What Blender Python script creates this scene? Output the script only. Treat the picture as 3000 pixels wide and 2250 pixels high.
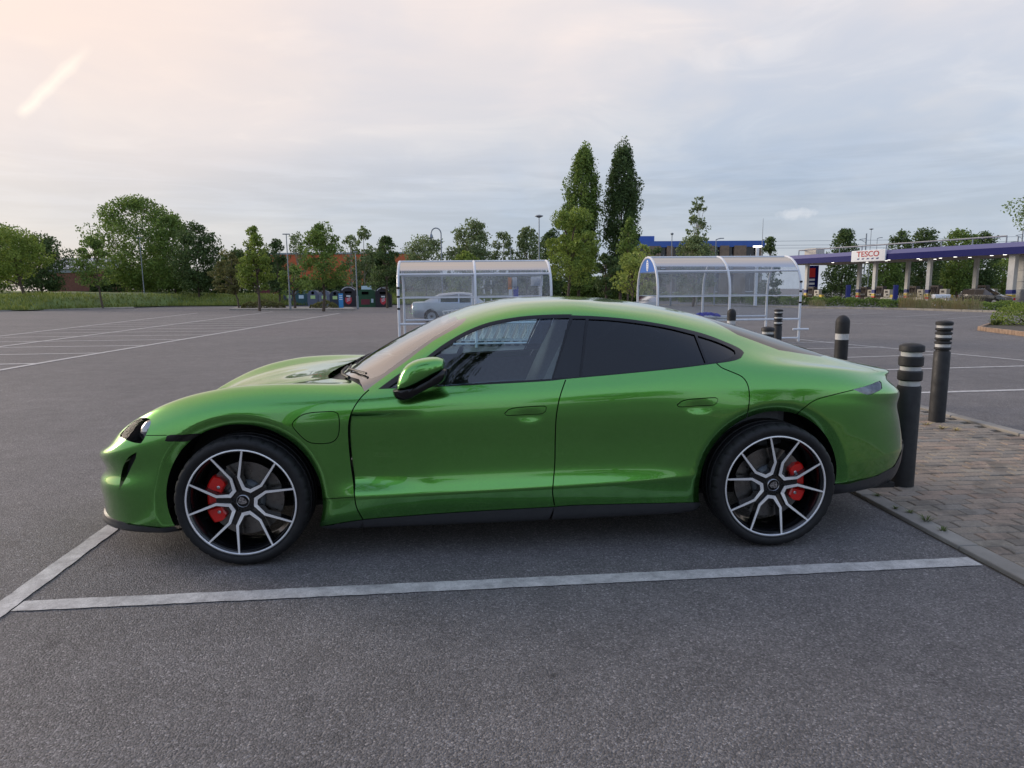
import bpy, bmesh, math, random
import numpy as np
from mathutils import Vector, Matrix, geometry
from mathutils.bvhtree import BVHTree

for o in list(bpy.data.objects): bpy.data.objects.remove(o)
R = math.radians
SC = bpy.context.scene
COL = SC.collection

# ---------------------------------------------------------------- camera
CAM = np.array([-0.2510, -4.4377, 1.4660])
YAW, PITCH, ROLL, FPX = 0.06793, 0.14458, 0.0097, 1960.0     # pixels of the 3000 x 2250 photograph
def cam_basis():
    cy, sy, cp, sp = math.cos(YAW), math.sin(YAW), math.cos(PITCH), math.sin(PITCH)
    f = np.array([sy*cp, cy*cp, -sp]); r = np.array([cy, -sy, 0.]); u = np.cross(r, f)
    cr, sr = math.cos(ROLL), math.sin(ROLL)
    return r*cr-u*sr, u*cr+r*sr, f
CR_, CU_, CF_ = cam_basis()
cd = bpy.data.cameras.new('camera'); cam = bpy.data.objects.new('camera', cd); COL.objects.link(cam)
cd.sensor_width = 36; cd.lens = FPX/3000*36; cd.clip_start = .05; cd.clip_end = 3000
m = Matrix(((CR_[0], CU_[0], -CF_[0], CAM[0]), (CR_[1], CU_[1], -CF_[1], CAM[1]), (CR_[2], CU_[2], -CF_[2], CAM[2]), (0, 0, 0, 1)))
cam.matrix_world = m
SC.camera = cam
def ray(px, py): return CF_+CR_*((px-1500)/FPX)-CU_*((py-1125)/FPX)
def gp(px, py, z=0.):                      # pixel -> point of a horizontal plane
    d = ray(px, py); return CAM+d*((z-CAM[2])/d[2])
def yp(px, py, y):                         # pixel -> point of a plane y = const
    d = ray(px, py); return CAM+d*((y-CAM[1])/d[1])
def dp(px, py, depth):                     # pixel -> point at a depth along the view axis
    return CAM+ray(px, py)*depth
def depth_of(p): return float((np.asarray(p)-CAM)@CF_)
SC.render.resolution_x, SC.render.resolution_y = 1024, 768
SC.render.engine = 'CYCLES'
SC.view_settings.view_transform = 'Standard'; SC.view_settings.look = 'None'
SC.view_settings.gamma = 1; SC.view_settings.exposure = 0.78
try: SC.view_settings.use_curve_mapping = False
except Exception: pass

# ---------------------------------------------------------------- node helper
class NT:
    def __init__(s, nt): s.nt = nt; s.n = nt.nodes; s.l = nt.links
    def add(s, t, **kw):
        n = s.n.new(t)
        for k, v in kw.items():
            if k == 'inp':
                for a, b in v.items():
                    if isinstance(b, bpy.types.NodeSocket): s.l.new(b, n.inputs[a])
                    else: n.inputs[a].default_value = b
            else: setattr(n, k, v)
        return n
    def math(s, op, a, b=None, clamp=False):
        n = s.add('ShaderNodeMath', operation=op, use_clamp=clamp)
        for i, x in enumerate((a, b)):
            if x is None: continue
            if isinstance(x, bpy.types.NodeSocket): s.l.new(x, n.inputs[i])
            else: n.inputs[i].default_value = x
        return n.outputs[0]
    def ramp(s, fac, pts, interp='LINEAR'):
        n = s.add('ShaderNodeValToRGB'); n.color_ramp.interpolation = interp
        e = n.color_ramp.elements
        while len(e) < len(pts): e.new(.5)
        for el, (p, c) in zip(e, pts):
            el.position = p; el.color = (c[0], c[1], c[2], 1) if not isinstance(c, (int, float)) else (c, c, c, 1)
        s.l.new(fac, n.inputs[0]); return n.outputs[0]
    def mix(s, fac, a, b, mode='MIX'):
        n = s.add('ShaderNodeMix', data_type='RGBA', blend_type=mode)
        for k, x in ((0, fac), (6, a), (7, b)):
            if isinstance(x, bpy.types.NodeSocket): s.l.new(x, n.inputs[k])
            elif isinstance(x, (int, float)): n.inputs[k].default_value = x
            else: n.inputs[k].default_value = (x[0], x[1], x[2], 1)
        return n.outputs[2]
    def noise(s, vec, scale, detail=4, rough=.55, dist=0.):
        n = s.add('ShaderNodeTexNoise', inp={'Scale': scale, 'Detail': detail, 'Roughness': rough, 'Distortion': dist})
        if vec is not None: s.l.new(vec, n.inputs['Vector'])
        return n.outputs[0]
    def voro(s, vec, scale, feature='F1', out=0):
        n = s.add('ShaderNodeTexVoronoi', feature=feature, inp={'Scale': scale})
        if vec is not None: s.l.new(vec, n.inputs['Vector'])
        return n.outputs[out]
    def bump(s, h, strength=.3, dist=.01):
        return s.add('ShaderNodeBump', inp={'Strength': strength, 'Distance': dist, 'Height': h}).outputs[0]

# ---------------------------------------------------------------- world and sun
SUN_AZ, SUN_EL = R(-62), R(16)             # azimuth from +Y towards +X, elevation: low sun behind cloud at the left
w = bpy.data.worlds.new('World'); SC.world = w; w.use_nodes = True
W = NT(w.node_tree); W.n.clear()
def build_world():
    sky = W.add('ShaderNodeTexSky', sky_type='NISHITA'); sky.sun_disc = False
    sky.sun_elevation = SUN_EL; sky.sun_rotation = SUN_AZ; sky.air_density = 1.0; sky.dust_density = 1.0; sky.ozone_density = 1.0
    g = W.add('ShaderNodeTexCoord').outputs['Generated']
    z = W.add('ShaderNodeSeparateXYZ', inp={0: g}).outputs[2]
    # high thin overcast, lighter and pinker overhead, bluer towards the horizon
    base = W.ramp(z, [(0., (.40, .45, .54)), (.12, (.40, .455, .55)), (.21, (.555, .572, .625)), (.34, (.76, .70, .69)), (.60, (.83, .75, .73))])
    # broad soft patches and faint wind-drawn streaks
    mp = W.add('ShaderNodeMapping', inp={0: g, 2: (R(8), R(14), 0), 3: (1., 1., 2.6)}).outputs[0]
    n1 = W.noise(mp, 2.3, 5, .5, .6)
    patch = W.ramp(n1, [(.34, (.86, .92, .99)), (.52, (1., 1., 1.)), (.68, (1.12, 1.07, 1.03))], 'EASE')
    mp2 = W.add('ShaderNodeMapping', inp={0: g, 2: (R(20), R(35), R(15)), 3: (1.6, 4.2, 7.5)}).outputs[0]
    n2 = W.noise(mp2, 2.2, 6, .55, .9)
    streak = W.ramp(n2, [(.40, (.985, .99, 1.)), (.56, (1.035, 1.022, 1.01)), (.70, (1.15, 1.11, 1.06))])
    # low rippled cloud bank near the horizon
    mp3 = W.add('ShaderNodeMapping', inp={0: g, 3: (2.2, 2.2, 26.)}).outputs[0]
    n3 = W.noise(mp3, 2.6, 6, .6, .5)
    low = W.ramp(z, [(.04, 0.), (.09, 1.), (.15, 1.), (.20, 0.)])
    rip = W.ramp(n3, [(.40, .90), (.60, 1.10)])
    col = W.mix(1., base, patch, 'MULTIPLY'); col = W.mix(1., col, streak, 'MULTIPLY')
    col = W.mix(W.math('MULTIPLY', low, .55), col, W.mix(1., col, rip, 'MULTIPLY'))
    sd = (math.sin(SUN_AZ)*math.cos(SUN_EL), math.cos(SUN_AZ)*math.cos(SUN_EL), math.sin(SUN_EL))
    dot = W.add('ShaderNodeVectorMath', operation='DOT_PRODUCT', inp={0: g, 1: sd}).outputs['Value']
    glow = W.ramp(dot, [(.30, 0.), (.62, .22), (.82, .58), (1., .9)])
    glow = W.math('MULTIPLY', glow, W.ramp(z, [(0., .25), (.10, .45), (.30, 1.)]))
    col = W.mix(glow, col, (.96, .71, .55))
    # a short sunlit vapour trail at the upper left
    da, db = ray(52, 345), ray(268, 130); da = da/np.linalg.norm(da); db = db/np.linalg.norm(db); nn_ = np.cross(da, db); nn_ /= np.linalg.norm(nn_); tt_ = db-da; Lt = np.linalg.norm(tt_); tt_ /= Lt
    wob = W.math('MULTIPLY', W.math('SUBTRACT', W.noise(g, 45, 5), .5), .008)
    dn = W.math('ABSOLUTE', W.math('ADD', W.add('ShaderNodeVectorMath', operation='DOT_PRODUCT', inp={0: g, 1: tuple(nn_)}).outputs['Value'], wob))
    al = W.math('SUBTRACT', W.add('ShaderNodeVectorMath', operation='DOT_PRODUCT', inp={0: g, 1: tuple(tt_)}).outputs['Value'], float(da@tt_))
    al = W.math('DIVIDE', al, float(Lt))
    trail = W.math('MULTIPLY', W.ramp(dn, [(0., .9), (.0025, .6), (.008, 0.)]), W.ramp(al, [(0., 0.), (.10, 1.), (.70, .9), (1., 0.)]))
    trail = W.math('MULTIPLY', trail, W.ramp(dot, [(.2, 0.), (.4, 1.)]))
    col = W.mix(W.math('MULTIPLY', trail, .34), col, (1.40, 1.20, .92))
    # one small bright cloud low on the right
    dc = ray(2330, 626); dc = dc/np.linalg.norm(dc); rc = np.cross(dc, (0, 0, 1)); rc /= np.linalg.norm(rc); uc = np.cross(rc, dc)
    dv = W.add('ShaderNodeVectorMath', operation='SUBTRACT', inp={0: g, 1: tuple(dc)}).outputs[0]
    ca = W.math('DIVIDE', W.add('ShaderNodeVectorMath', operation='DOT_PRODUCT', inp={0: dv, 1: tuple(rc)}).outputs['Value'], .026)
    cb = W.math('DIVIDE', W.add('ShaderNodeVectorMath', operation='DOT_PRODUCT', inp={0: dv, 1: tuple(uc)}).outputs['Value'], .008)
    r2 = W.math('ADD', W.math('MULTIPLY', ca, ca), W.math('MULTIPLY', cb, cb))
    r2 = W.math('ADD', r2, W.math('MULTIPLY', W.math('SUBTRACT', W.noise(g, 90, 5), .5), 2.4))
    col = W.mix(W.math('MULTIPLY', W.ramp(r2, [(0., 1.), (.5, .5), (1., 0.)]), .32), col, (.86, .84, .86))
    # the cloud bank lies towards the sun; overhead and away from it the sky clears to blue
    bank = W.add('ShaderNodeVectorMath', operation='DOT_PRODUCT', inp={0: g, 1: (-.22, .93, .29)}).outputs['Value']
    clear = W.ramp(bank, [(.05, 1.), (.35, .72), (.60, .10), (.74, 0.)])
    col = W.mix(clear, col, W.ramp(z, [(0., (.62, .67, .76)), (.25, (.60, .68, .84)), (.7, (.48, .60, .88)), (1., (.43, .55, .86))]))
    cs = W.add('ShaderNodeVectorMath', operation='SCALE', inp={0: col, 3: 5.45}).outputs[0]
    fin = W.mix(.90, sky.outputs[0], cs)
    bg = W.add('ShaderNodeBackground', inp={0: fin, 1: .125})
    W.add('ShaderNodeOutputWorld', inp={0: bg.outputs[0]})
build_world()
sl = bpy.data.lights.new('sun', 'SUN'); sun = bpy.data.objects.new('sun', sl); COL.objects.link(sun)
sl.energy = 1.5; sl.angle = R(22); sl.color = (1, .86, .72)
sun.rotation_euler = (R(90)-SUN_EL, 0, math.pi-SUN_AZ)
sun.rotation_euler = Vector((math.sin(SUN_AZ)*math.cos(SUN_EL), math.cos(SUN_AZ)*math.cos(SUN_EL), math.sin(SUN_EL))).to_track_quat('Z', 'Y').to_euler()

# ---------------------------------------------------------------- materials
MAT = {}
def mat(name):
    m = bpy.data.materials.new(name); m.use_nodes = True; MAT[name] = m
    T = NT(m.node_tree); T.n.clear()
    T.out = T.add('ShaderNodeOutputMaterial')
    return m, T
def pbr(name, col, rough=.5, metal=0., coat=0., coat_rough=.03, spec=.5, var=0., vscale=8., bump=0., bscale=200., emit=None, estr=0., alpha=None):
    m, T = mat(name)
    p = T.add('ShaderNodeBsdfPrincipled', inp={'Base Color': (*col, 1), 'Roughness': rough, 'Metallic': metal, 'Coat Weight': coat, 'Coat Roughness': coat_rough, 'Specular IOR Level': spec})
    g = T.add('ShaderNodeNewGeometry').outputs['Position']
    if var:
        n = T.noise(g, vscale, 5, .6)
        f = T.ramp(n, [(.3, 1-var), (.7, 1+var)])
        T.l.new(T.mix(1., (*col,), f, 'MULTIPLY'), p.inputs['Base Color'])
        T.l.new(T.ramp(T.noise(g, vscale*1.7, 4), [(.3, max(0, rough-.12)), (.7, min(1, rough+.1))]), p.inputs['Roughness'])
    if bump: T.l.new(T.bump(T.noise(g, bscale, 3), bump, .004), p.inputs['Normal'])
    if emit: p.inputs['Emission Color'].default_value = (*emit, 1); p.inputs['Emission Strength'].default_value = estr
    T.l.new(p.outputs[0], T.out.inputs[0]); return m
def glass(name, tint=(.8, .9, .92), refl=1.0, ior=1.5, rough=0.0, haze=0., hazecol=(.6, .65, .7), sheet_=True):
    m, T = mat(name)
    fr = T.add('ShaderNodeFresnel', inp={'IOR': ior}).outputs[0]
    tr = T.add('ShaderNodeBsdfTransparent', inp={0: (*tint, 1)}).outputs[0]
    gl = T.add('ShaderNodeBsdfGlossy', inp={0: (refl, refl, refl, 1), 'Roughness': rough}).outputs[0]
    if haze:
        g = T.add('ShaderNodeNewGeometry').outputs['Position']
        mp = T.add('ShaderNodeMapping', inp={0: g, 3: (1, 1, .35)}).outputs[0]
        n = T.ramp(T.noise(mp, 6, 7, .7), [(.35, haze*.6), (.75, min(1, haze*1.6))])
        df = T.add('ShaderNodeBsdfDiffuse', inp={0: (*hazecol, 1)}).outputs[0]
        tl = T.add('ShaderNodeBsdfTranslucent', inp={0: (*hazecol, 1)}).outputs[0]
        d2 = T.add('ShaderNodeMixShader', inp={0: .5, 1: df, 2: tl}).outputs[0]
        tr = T.add('ShaderNodeMixShader', inp={0: n, 1: tr, 2: d2}).outputs[0]
    if sheet_: fr = T.math('DIVIDE', T.math('MULTIPLY', fr, 2.), T.math('ADD', fr, 1.))      # two faces of one pane
    mx = T.add('ShaderNodeMixShader', inp={0: fr, 1: tr, 2: gl}).outputs[0]
    T.l.new(mx, T.out.inputs[0]); return m

# ---------------------------------------------------------------- mesh helpers
def link(o, parent=None):
    COL.objects.link(o)
    if parent is not None: o.parent = parent
    return o
def mesh_obj(name, verts, faces, material, parent=None, smooth=False, loc=None):
    me = bpy.data.meshes.new(name); me.from_pydata([tuple(map(float, v)) for v in verts], [], faces)
    if isinstance(material, str): material = MAT[material]
    if material: me.materials.append(material)
    if smooth: me.shade_smooth()
    me.update()
    o = bpy.data.objects.new(name, me); link(o, parent)
    if loc is not None: o.location = loc
    return o
def empty(name, loc=(0, 0, 0), rz=0., label=None, cat=None, group=None):
    o = bpy.data.objects.new(name, None); o.empty_display_size = .2; COL.objects.link(o)
    o.location = tuple(map(float, loc)); o.rotation_euler = (0, 0, rz)
    tag(o, label, cat, group); return o
def tag(o, label=None, cat=None, group=None, kind=None):
    if label: o['label'] = label
    if cat: o['category'] = cat
    if group: o['group'] = group
    if kind: o['kind'] = kind
    return o
class MB:
    """collects boxes, tubes, lathes and prisms into ONE mesh"""
    def __init__(s): s.v = []; s.f = []
    def box(s, c, d, rz=0., bev=0.):
        cx, cy, cz = c; hx, hy, hz = d[0]/2, d[1]/2, d[2]/2
        if bev:
            b = min(bev, hx*.9, hy*.9, hz*.9)
            me = bmesh.new(); bmesh.ops.create_cube(me, size=1)
            for q in me.verts: q.co = Vector((q.co.x*2*hx, q.co.y*2*hy, q.co.z*2*hz))
            bmesh.ops.bevel(me, geom=me.edges[:], offset=b, segments=2, affect='EDGES', profile=.5)
            vs = [q.co.copy() for q in me.verts]; me.verts.index_update(); fs = [[q.index for q in f.verts] for f in me.faces]; me.free()
        else:
            vs = [Vector((x, y, z)) for x in (-hx, hx) for y in (-hy, hy) for z in (-hz, hz)]
            fs = [[0, 1, 3, 2], [4, 6, 7, 5], [0, 4, 5, 1], [2, 3, 7, 6], [0, 2, 6, 4], [1, 5, 7, 3]]
        k = len(s.v); ca, sa = math.cos(rz), math.sin(rz)
        s.v += [(cx+q.x*ca-q.y*sa, cy+q.x*sa+q.y*ca, cz+q.z) for q in vs]; s.f += [[k+i for i in f] for f in fs]; return s
    def tube(s, pts, r, n=8, closed=False, cap=True):
        pts = [Vector(map(float, p)) for p in pts]; m = len(pts); k = len(s.v)
        rr = r if hasattr(r, '__len__') else [r]*m
        up = None
        for i, p in enumerate(pts):
            if closed: t = (pts[(i+1) % m]-pts[i-1])
            else: t = pts[min(i+1, m-1)]-pts[max(i-1, 0)]
            t = t.normalized() if t.length > 1e-9 else Vector((0, 0, 1))
            if up is None: up = Vector((0, 0, 1)) if abs(t.z) < .9 else Vector((1, 0, 0))
            a = t.cross(up); a = a.normalized() if a.length > 1e-6 else t.orthogonal().normalized()
            b = a.cross(t).normalized(); up = b
            for j in range(n):
                an = 2*math.pi*j/n; q = p+(a*math.cos(an)+b*math.sin(an))*rr[i]; s.v.append(tuple(q))
        for i in range(m if closed else m-1):
            for j in range(n):
                a0 = k+i*n+j; a1 = k+i*n+(j+1) % n; i2 = (i+1) % m
                s.f.append([a0, a1, k+i2*n+(j+1) % n, k+i2*n+j])
        if cap and not closed:
            s.f.append([k+j for j in range(n)][::-1]); s.f.append([k+(m-1)*n+j for j in range(n)])
        return s
    def lathe(s, prof, n=24, c=(0, 0, 0), axis='z', cap=True):
        k = len(s.v); m = len(prof)
        for r, h in prof:
            for j in range(n):
                a = 2*math.pi*j/n; x, y = r*math.cos(a), r*math.sin(a)
                q = (x, y, h) if axis == 'z' else ((x, h, y) if axis == 'y' else (h, x, y))
                s.v.append((c[0]+q[0], c[1]+q[1], c[2]+q[2]))
        for i in range(m-1):
            for j in range(n): s.f.append([k+i*n+j, k+i*n+(j+1) % n, k+(i+1)*n+(j+1) % n, k+(i+1)*n+j])
        if cap:
            s.f.append([k+j for j in range(n)][::-1]); s.f.append([k+(m-1)*n+j for j in range(n)])
        return s
    def prism(s, poly, a, b, axis='y'):
        """2D polygon extruded between a and b along an axis; (p,q) = (x,z) for y, (x,y) for z, (y,z) for x"""
        k = len(s.v); n = len(poly)
        for t in (a, b):
            for p, q in poly: s.v.append((p, t, q) if axis == 'y' else ((p, q, t) if axis == 'z' else (t, p, q)))
        s.f.append([k+i for i in range(n)]); s.f.append([k+n+i for i in range(n)][::-1])
        for i in range(n): s.f.append([k+i, k+n+i, k+n+(i+1) % n, k+(i+1) % n])
        return s
    def quad(s, a, b, c, d):
        k = len(s.v); s.v += [tuple(a), tuple(b), tuple(c), tuple(d)]; s.f.append([k, k+1, k+2, k+3]); return s
    def build(s, name, material, parent=None, smooth=False, fix=True, angle=35):
        o = mesh_obj(name, s.v, s.f, material, parent)
        if fix:
            bm = bmesh.new(); bm.from_mesh(o.data); bmesh.ops.recalc_face_normals(bm, faces=bm.faces[:]); bm.to_mesh(o.data); bm.free()
        if smooth:
            o.data.shade_smooth()
            try: o.data.set_sharp_from_angle(angle=R(angle))
            except Exception: pass
        return o
def copy_tree(o, parent=None, loc=None, rz=None):
    c = o.copy(); COL.objects.link(c)
    if parent is not None: c.parent = parent
    if loc is not None: c.location = tuple(map(float, loc))
    if rz is not None: c.rotation_euler[2] = rz
    for ch in list(o.children): copy_tree(ch, c)
    return c
# ================================================================ ground
def sst(a, b, x):
    t = min(1., max(0., (x-a)/(b-a))); return t*t*(3-2*t)
def zg(x, y):                               # the car park falls away gently behind the car
    return sst(4., 14., y)*(-.0095*(y-4.)-.0060*x) if y > 4 else 0.
_gp0 = gp
def gp(px, py, z=0.):
    p = _gp0(px, py, z)
    for _ in range(12): p = _gp0(px, py, z+zg(p[0], min(p[1], 130.)))
    return p
def at_depth(px, depth):                    # ground point under a pixel column at a view depth
    p = dp(px, 850, depth); return np.array([p[0], p[1], zg(p[0], p[1])])
def zpx(p, py):                             # height at ground point p that shows at pixel row py
    d = np.asarray(p)-CAM; de = d@CF_
    # solve for z with the projected row
    a = CAM+ (d - np.array([0, 0, d[2]]))
    lo, hi = -5., 40.
    for _ in range(40):
        m_ = (lo+hi)/2; q = np.array([p[0], p[1], m_])-CAM; r = 1125-FPX*(q@CU_)/(q@CF_)
        if r > py: lo = m_
        else: hi = m_
    return (lo+hi)/2
def spx(p): return FPX/depth_of(p)          # photo pixels per metre at p

def asphalt(name, c0, c1, warm):
    m, T = mat(name)
    g = T.add('ShaderNodeNewGeometry').outputs['Position']
    v = T.voro(g, 150, 'F1', 0); vc = T.voro(g, 150, 'F1', 1)
    sep = T.add('ShaderNodeSeparateColor', inp={0: vc}).outputs[0]
    big = T.noise(g, .35, 5, .6); mid = T.noise(g, 3.5, 6, .65)
    st = T.ramp(sep, [(0., .56), (.45, .86), (.78, 1.12), (.94, 1.45), (1., 2.1)])
    tone = T.mix(T.ramp(big, [(.35, 0.), (.65, 1.)]), c0, c1)
    tone = T.mix(1., tone, T.ramp(mid, [(.25, .80), (.75, 1.18)]), 'MULTIPLY')
    tone = T.mix(T.math('MULTIPLY', T.noise(g, 14, 3), .25), tone, warm)
    # dark stains and worn lighter tracks with shapes of their own
    stain = T.ramp(T.noise(g, 1.15, 6, .7, 1.2), [(.60, 0.), (.74, 1.)])
    tone = T.mix(T.math('MULTIPLY', stain, .42), tone, (.030, .030, .032))
    drip = T.ramp(T.noise(g, 6.5, 3, .5, .3), [(.71, 0.), (.76, 1.)])
    tone = T.mix(T.math('MULTIPLY', drip, .45), tone, (.035, .034, .034))
    pale = T.ramp(T.noise(g, .8, 5, .6, 2.0), [(.60, 0.), (.75, 1.)])
    tone = T.mix(T.math('MULTIPLY', pale, .35), tone, (.21, .20, .19))
    col = T.mix(1., tone, st, 'MULTIPLY')
    h = T.math('ADD', T.math('MULTIPLY', v, -1.), T.math('MULTIPLY', T.noise(g, 420, 2), .35))
    p = T.add('ShaderNodeBsdfPrincipled', inp={'Base Color': col, 'Roughness': .78, 'Specular IOR Level': .35, 'Normal': T.bump(h, .85, .006)})
    T.l.new(p.outputs[0], T.out.inputs[0])
asphalt('asphalt', (.128, .124, .126), (.166, .158, .157), (.182, .162, .148))
asphalt('asphalt_far', (.142, .131, .133), (.162, .150, .151), (.172, .152, .137))
def paint_mat(name, base, wear):
    m, T = mat(name)
    g = T.add('ShaderNodeNewGeometry').outputs['Position']
    n = T.noise(g, 9, 8, .72); f = T.noise(g, 130, 3, .6)
    col = T.mix(T.ramp(n, [(.38, 0.), (.66, wear)]), base, (.13, .128, .13))
    col = T.mix(T.ramp(f, [(.50, 0.), (.72, wear)]), col, (.16, .157, .158))
    p = T.add('ShaderNodeBsdfPrincipled', inp={'Base Color': col, 'Roughness': .65, 'Normal': T.bump(T.noise(g, 150, 3), .5, .004)})
    T.l.new(p.outputs[0], T.out.inputs[0])
paint_mat('line_paint', (.56, .55, .53), .62)
paint_mat('line_worn', (.40, .40, .40), .75)
pbr('kerb_stone', (.24, .225, .20), .85, var=.25, vscale=3, bump=.6, bscale=90)
pbr('soil', (.060, .050, .036), .95, var=.3, vscale=2.5, bump=.5, bscale=40)

def ground_mesh():
    xs = np.concatenate([np.linspace(-220, -45, 12)[:-1], np.linspace(-45, 60, 71)[:-1], np.linspace(60, 260, 12)])
    ys = np.concatenate([np.linspace(-150, -12, 8)[:-1], np.linspace(-12, 4, 9)[:-1], np.linspace(4, 16, 25)[:-1], np.linspace(16, 130, 60)[:-1], np.linspace(130, 900, 10)])
    v = [(x, y, zg(x, min(y, 130.)) if -150 < x < 200 else zg(max(-150, min(200, x)), min(y, 130.))) for y in ys for x in xs]
    n = len(xs); f = [(j*n+i, j*n+i+1, (j+1)*n+i+1, (j+1)*n+i) for j in range(len(ys)-1) for i in range(n-1)]
    o = mesh_obj('ground', v, f, 'asphalt', smooth=True); o['kind'] = 'structure'
    return o
GROUND = ground_mesh()
def strip(name, a, b, wd, material='line_paint', lift=.005, jag=.003, parent=None, kind='structure', seg=.5):
    """painted line from a to b on the ground, draped, slightly ragged edges"""
    a = np.array(a[:2], float); b = np.array(b[:2], float); L = np.linalg.norm(b-a); t = (b-a)/max(L, 1e-6); nn = np.array([-t[1], t[0]])
    k = max(2, int(L/seg)); rnd = random.Random(int(abs(a[0]*97+b[1]*31)*10)); v = []; f = []
    for i in range(k+1):
        p = a+t*L*i/k
        for s in (-1, 1):
            q = p+nn*s*(wd/2+rnd.uniform(-jag, jag)); v.append((q[0], q[1], zg(*q)+lift))
    for i in range(k): f.append((2*i, 2*i+1, 2*i+3, 2*i+2))
    o = mesh_obj(name, v, f, material, parent)
    if parent is None and kind: o['kind'] = kind
    bm = bmesh.new(); bm.from_mesh(o.data); bmesh.ops.recalc_face_normals(bm, faces=bm.faces[:])
    if bm.faces and bm.faces[0].normal.z < 0: bmesh.ops.reverse_faces(bm, faces=bm.faces[:])
    bm.to_mesh(o.data); bm.free()
    return o
# the bay of the green car
strip('bay_line', (-2.375, -1.325), (2.415, -1.245), .105, seg=.045)
strip('bay_line', (-2.52, .95), (-2.36, -3.4), .105, seg=.045, lift=.006)
# left hand bays: three long lines with dividers
A0, A1 = gp(0, 1085), gp(995, 918); B0, B1 = gp(0, 1016), gp(800, 913); C0, C1 = gp(0, 985), gp(580, 917)
for a, b in ((A0, A1), (B0, B1), (C0, C1)):
    t = (b-a); strip('bay_line', a-t*.25, b, .15, 'line_paint', seg=1., lift=.007)
dA = (gp(0, 1067.5)-gp(125, 1065))[:2]; dA /= np.linalg.norm(dA)
tA = (A1-A0)[:2]; LA = np.linalg.norm(tA); tA = tA/LA
def cut(p, d, q, e):                        # where p + s d meets the line q + t e
    M = np.array([[d[0], -e[0]], [d[1], -e[1]]]); s = np.linalg.solve(M, np.array(q[:2])-np.array(p[:2])); return np.array(p[:2])+np.array(d)*s[0]
p0 = gp(125, 1065)[:2]
for i in range(-1, 18):
    p = p0+tA*2.42*i
    if (p-A0[:2])@tA > LA-.5: break
    q = cut(p, dA, C0, (C1-C0)[:2])
    strip('bay_line', p, q, .15, 'line_paint', seg=1.)
# right hand bays
def rl(a, b, w_=.11, m_='line_paint'): strip('bay_line', gp(*a), gp(*b), w_, m_, seg=.6)
rl((2300, 990), (3060, 1062)); rl((2560, 1155), (3060, 1141)); rl((2520, 1086), (3060, 1071)); rl((2430, 1049), (2760, 1039)); rl((2340, 1023), (2590, 1017)); rl((2320, 1004), (2470, 1002), .1)
rl((2330, 916), (2975, 940), .12, 'line_worn')
for a, b in (((2400, 917), (2560, 908)), ((2495, 921), (2665, 913)), ((2625, 929), (2800, 917.5)), ((2775, 934), (2946, 921.5)), ((2330, 912), (2440, 907))): rl(a, b, .12, 'line_worn')
for x0, x1 in ((2318, 2357), (2368, 2417), (2427, 2458), (2494, 2530), (2546, 2600), (2682, 2733)):
    f_ = lambda x: 940.5+(x-2318)*.0372
    rl((x0, f_(x0)), (x1, f_(x1)), .12, 'line_worn')
# smoother lane beyond the joint in the surfacing
def sheet(name, pts, material, lift=.003, n=24, kind='structure'):
    """four corners a,b,c,d -> draped sheet"""
    a, b, c, d = [np.array(p[:2]) for p in pts]; v = []; f = []
    for j in range(n+1):
        for i in range(n+1):
            s, t = i/n, j/n; p = (1-s)*(1-t)*a+s*(1-t)*b+s*t*c+(1-s)*t*d; v.append((p[0], p[1], zg(*p)+lift))
    for j in range(n):
        for i in range(n): k = j*(n+1)+i; f.append((k, k+1, k+n+2, k+n+1))
    o = mesh_obj(name, v, f, material); 
    if kind: o['kind'] = kind
    bm = bmesh.new(); bm.from_mesh(o.data)
    if sum(q.normal.z for q in bm.faces) < 0: bmesh.ops.reverse_faces(bm, faces=bm.faces[:])
    bm.to_mesh(o.data); bm.free(); return o
sheet('resurfaced_lane', [gp(690, 984), gp(1700, 984), gp(1500, 905), gp(1040, 912)], 'asphalt_far')

# ---------------------------------------------------------------- block paved island behind the car
def paver_mat(name, island):
    m, T = mat(name)
    g = T.add('ShaderNodeNewGeometry'); pos = g.outputs['Position']
    rnd = g.outputs['Random Per Island'] if island else T.add('ShaderNodeObjectInfo').outputs['Random']
    base = T.ramp(rnd, [(0., (.205, .182, .155)), (.22, (.270, .228, .182)), (.42, (.225, .208, .182)), (.6, (.300, .230, .178)), (.8, (.270, .240, .195)), (1., (.310, .225, .172))])
    n = T.noise(pos, 60, 5, .7); d = T.noise(pos, 3.2, 6, .65, .6)
    col = T.mix(1., base, T.ramp(n, [(.25, .68), (.75, 1.3)]), 'MULTIPLY')
    col = T.mix(T.ramp(d, [(.48, 0.), (.64, .70)]), col, (.115, .104, .088))
    p = T.add('ShaderNodeBsdfPrincipled', inp={'Base Color': col, 'Roughness': .9, 'Specular IOR Level': .25, 'Normal': T.bump(T.noise(pos, 170, 4), .6, .004)})
    T.l.new(p.outputs[0], T.out.inputs[0])
paver_mat('paver', False); paver_mat('paver_rest', True)
PX0, PX1, PY0, PY1 = 2.575, 4.98, -6.0, 11.0
pav = mesh_obj('paved_island', [(PX0-.02, PY0, .006), (PX1+.02, PY0, .006), (PX1+.02, 4, .006), (PX0-.02, 4, .006)], [(0, 1, 2, 3)], 'soil')
tag(pav, kind='structure')
def paver_mesh(lx, ly):
    bm = bmesh.new(); bmesh.ops.create_cube(bm, size=1)
    for v in bm.verts: v.co = Vector((v.co.x*lx, v.co.y*ly, v.co.z*.05))
    top = [e for e in bm.edges if all(v.co.z > 0 for v in e.verts)]
    bmesh.ops.bevel(bm, geom=top, offset=.006, segments=1, affect='EDGES')
    me = bpy.data.meshes.new('paver'); bm.to_mesh(me); bm.free(); me.materials.append(MAT['paver']); return me
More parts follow.
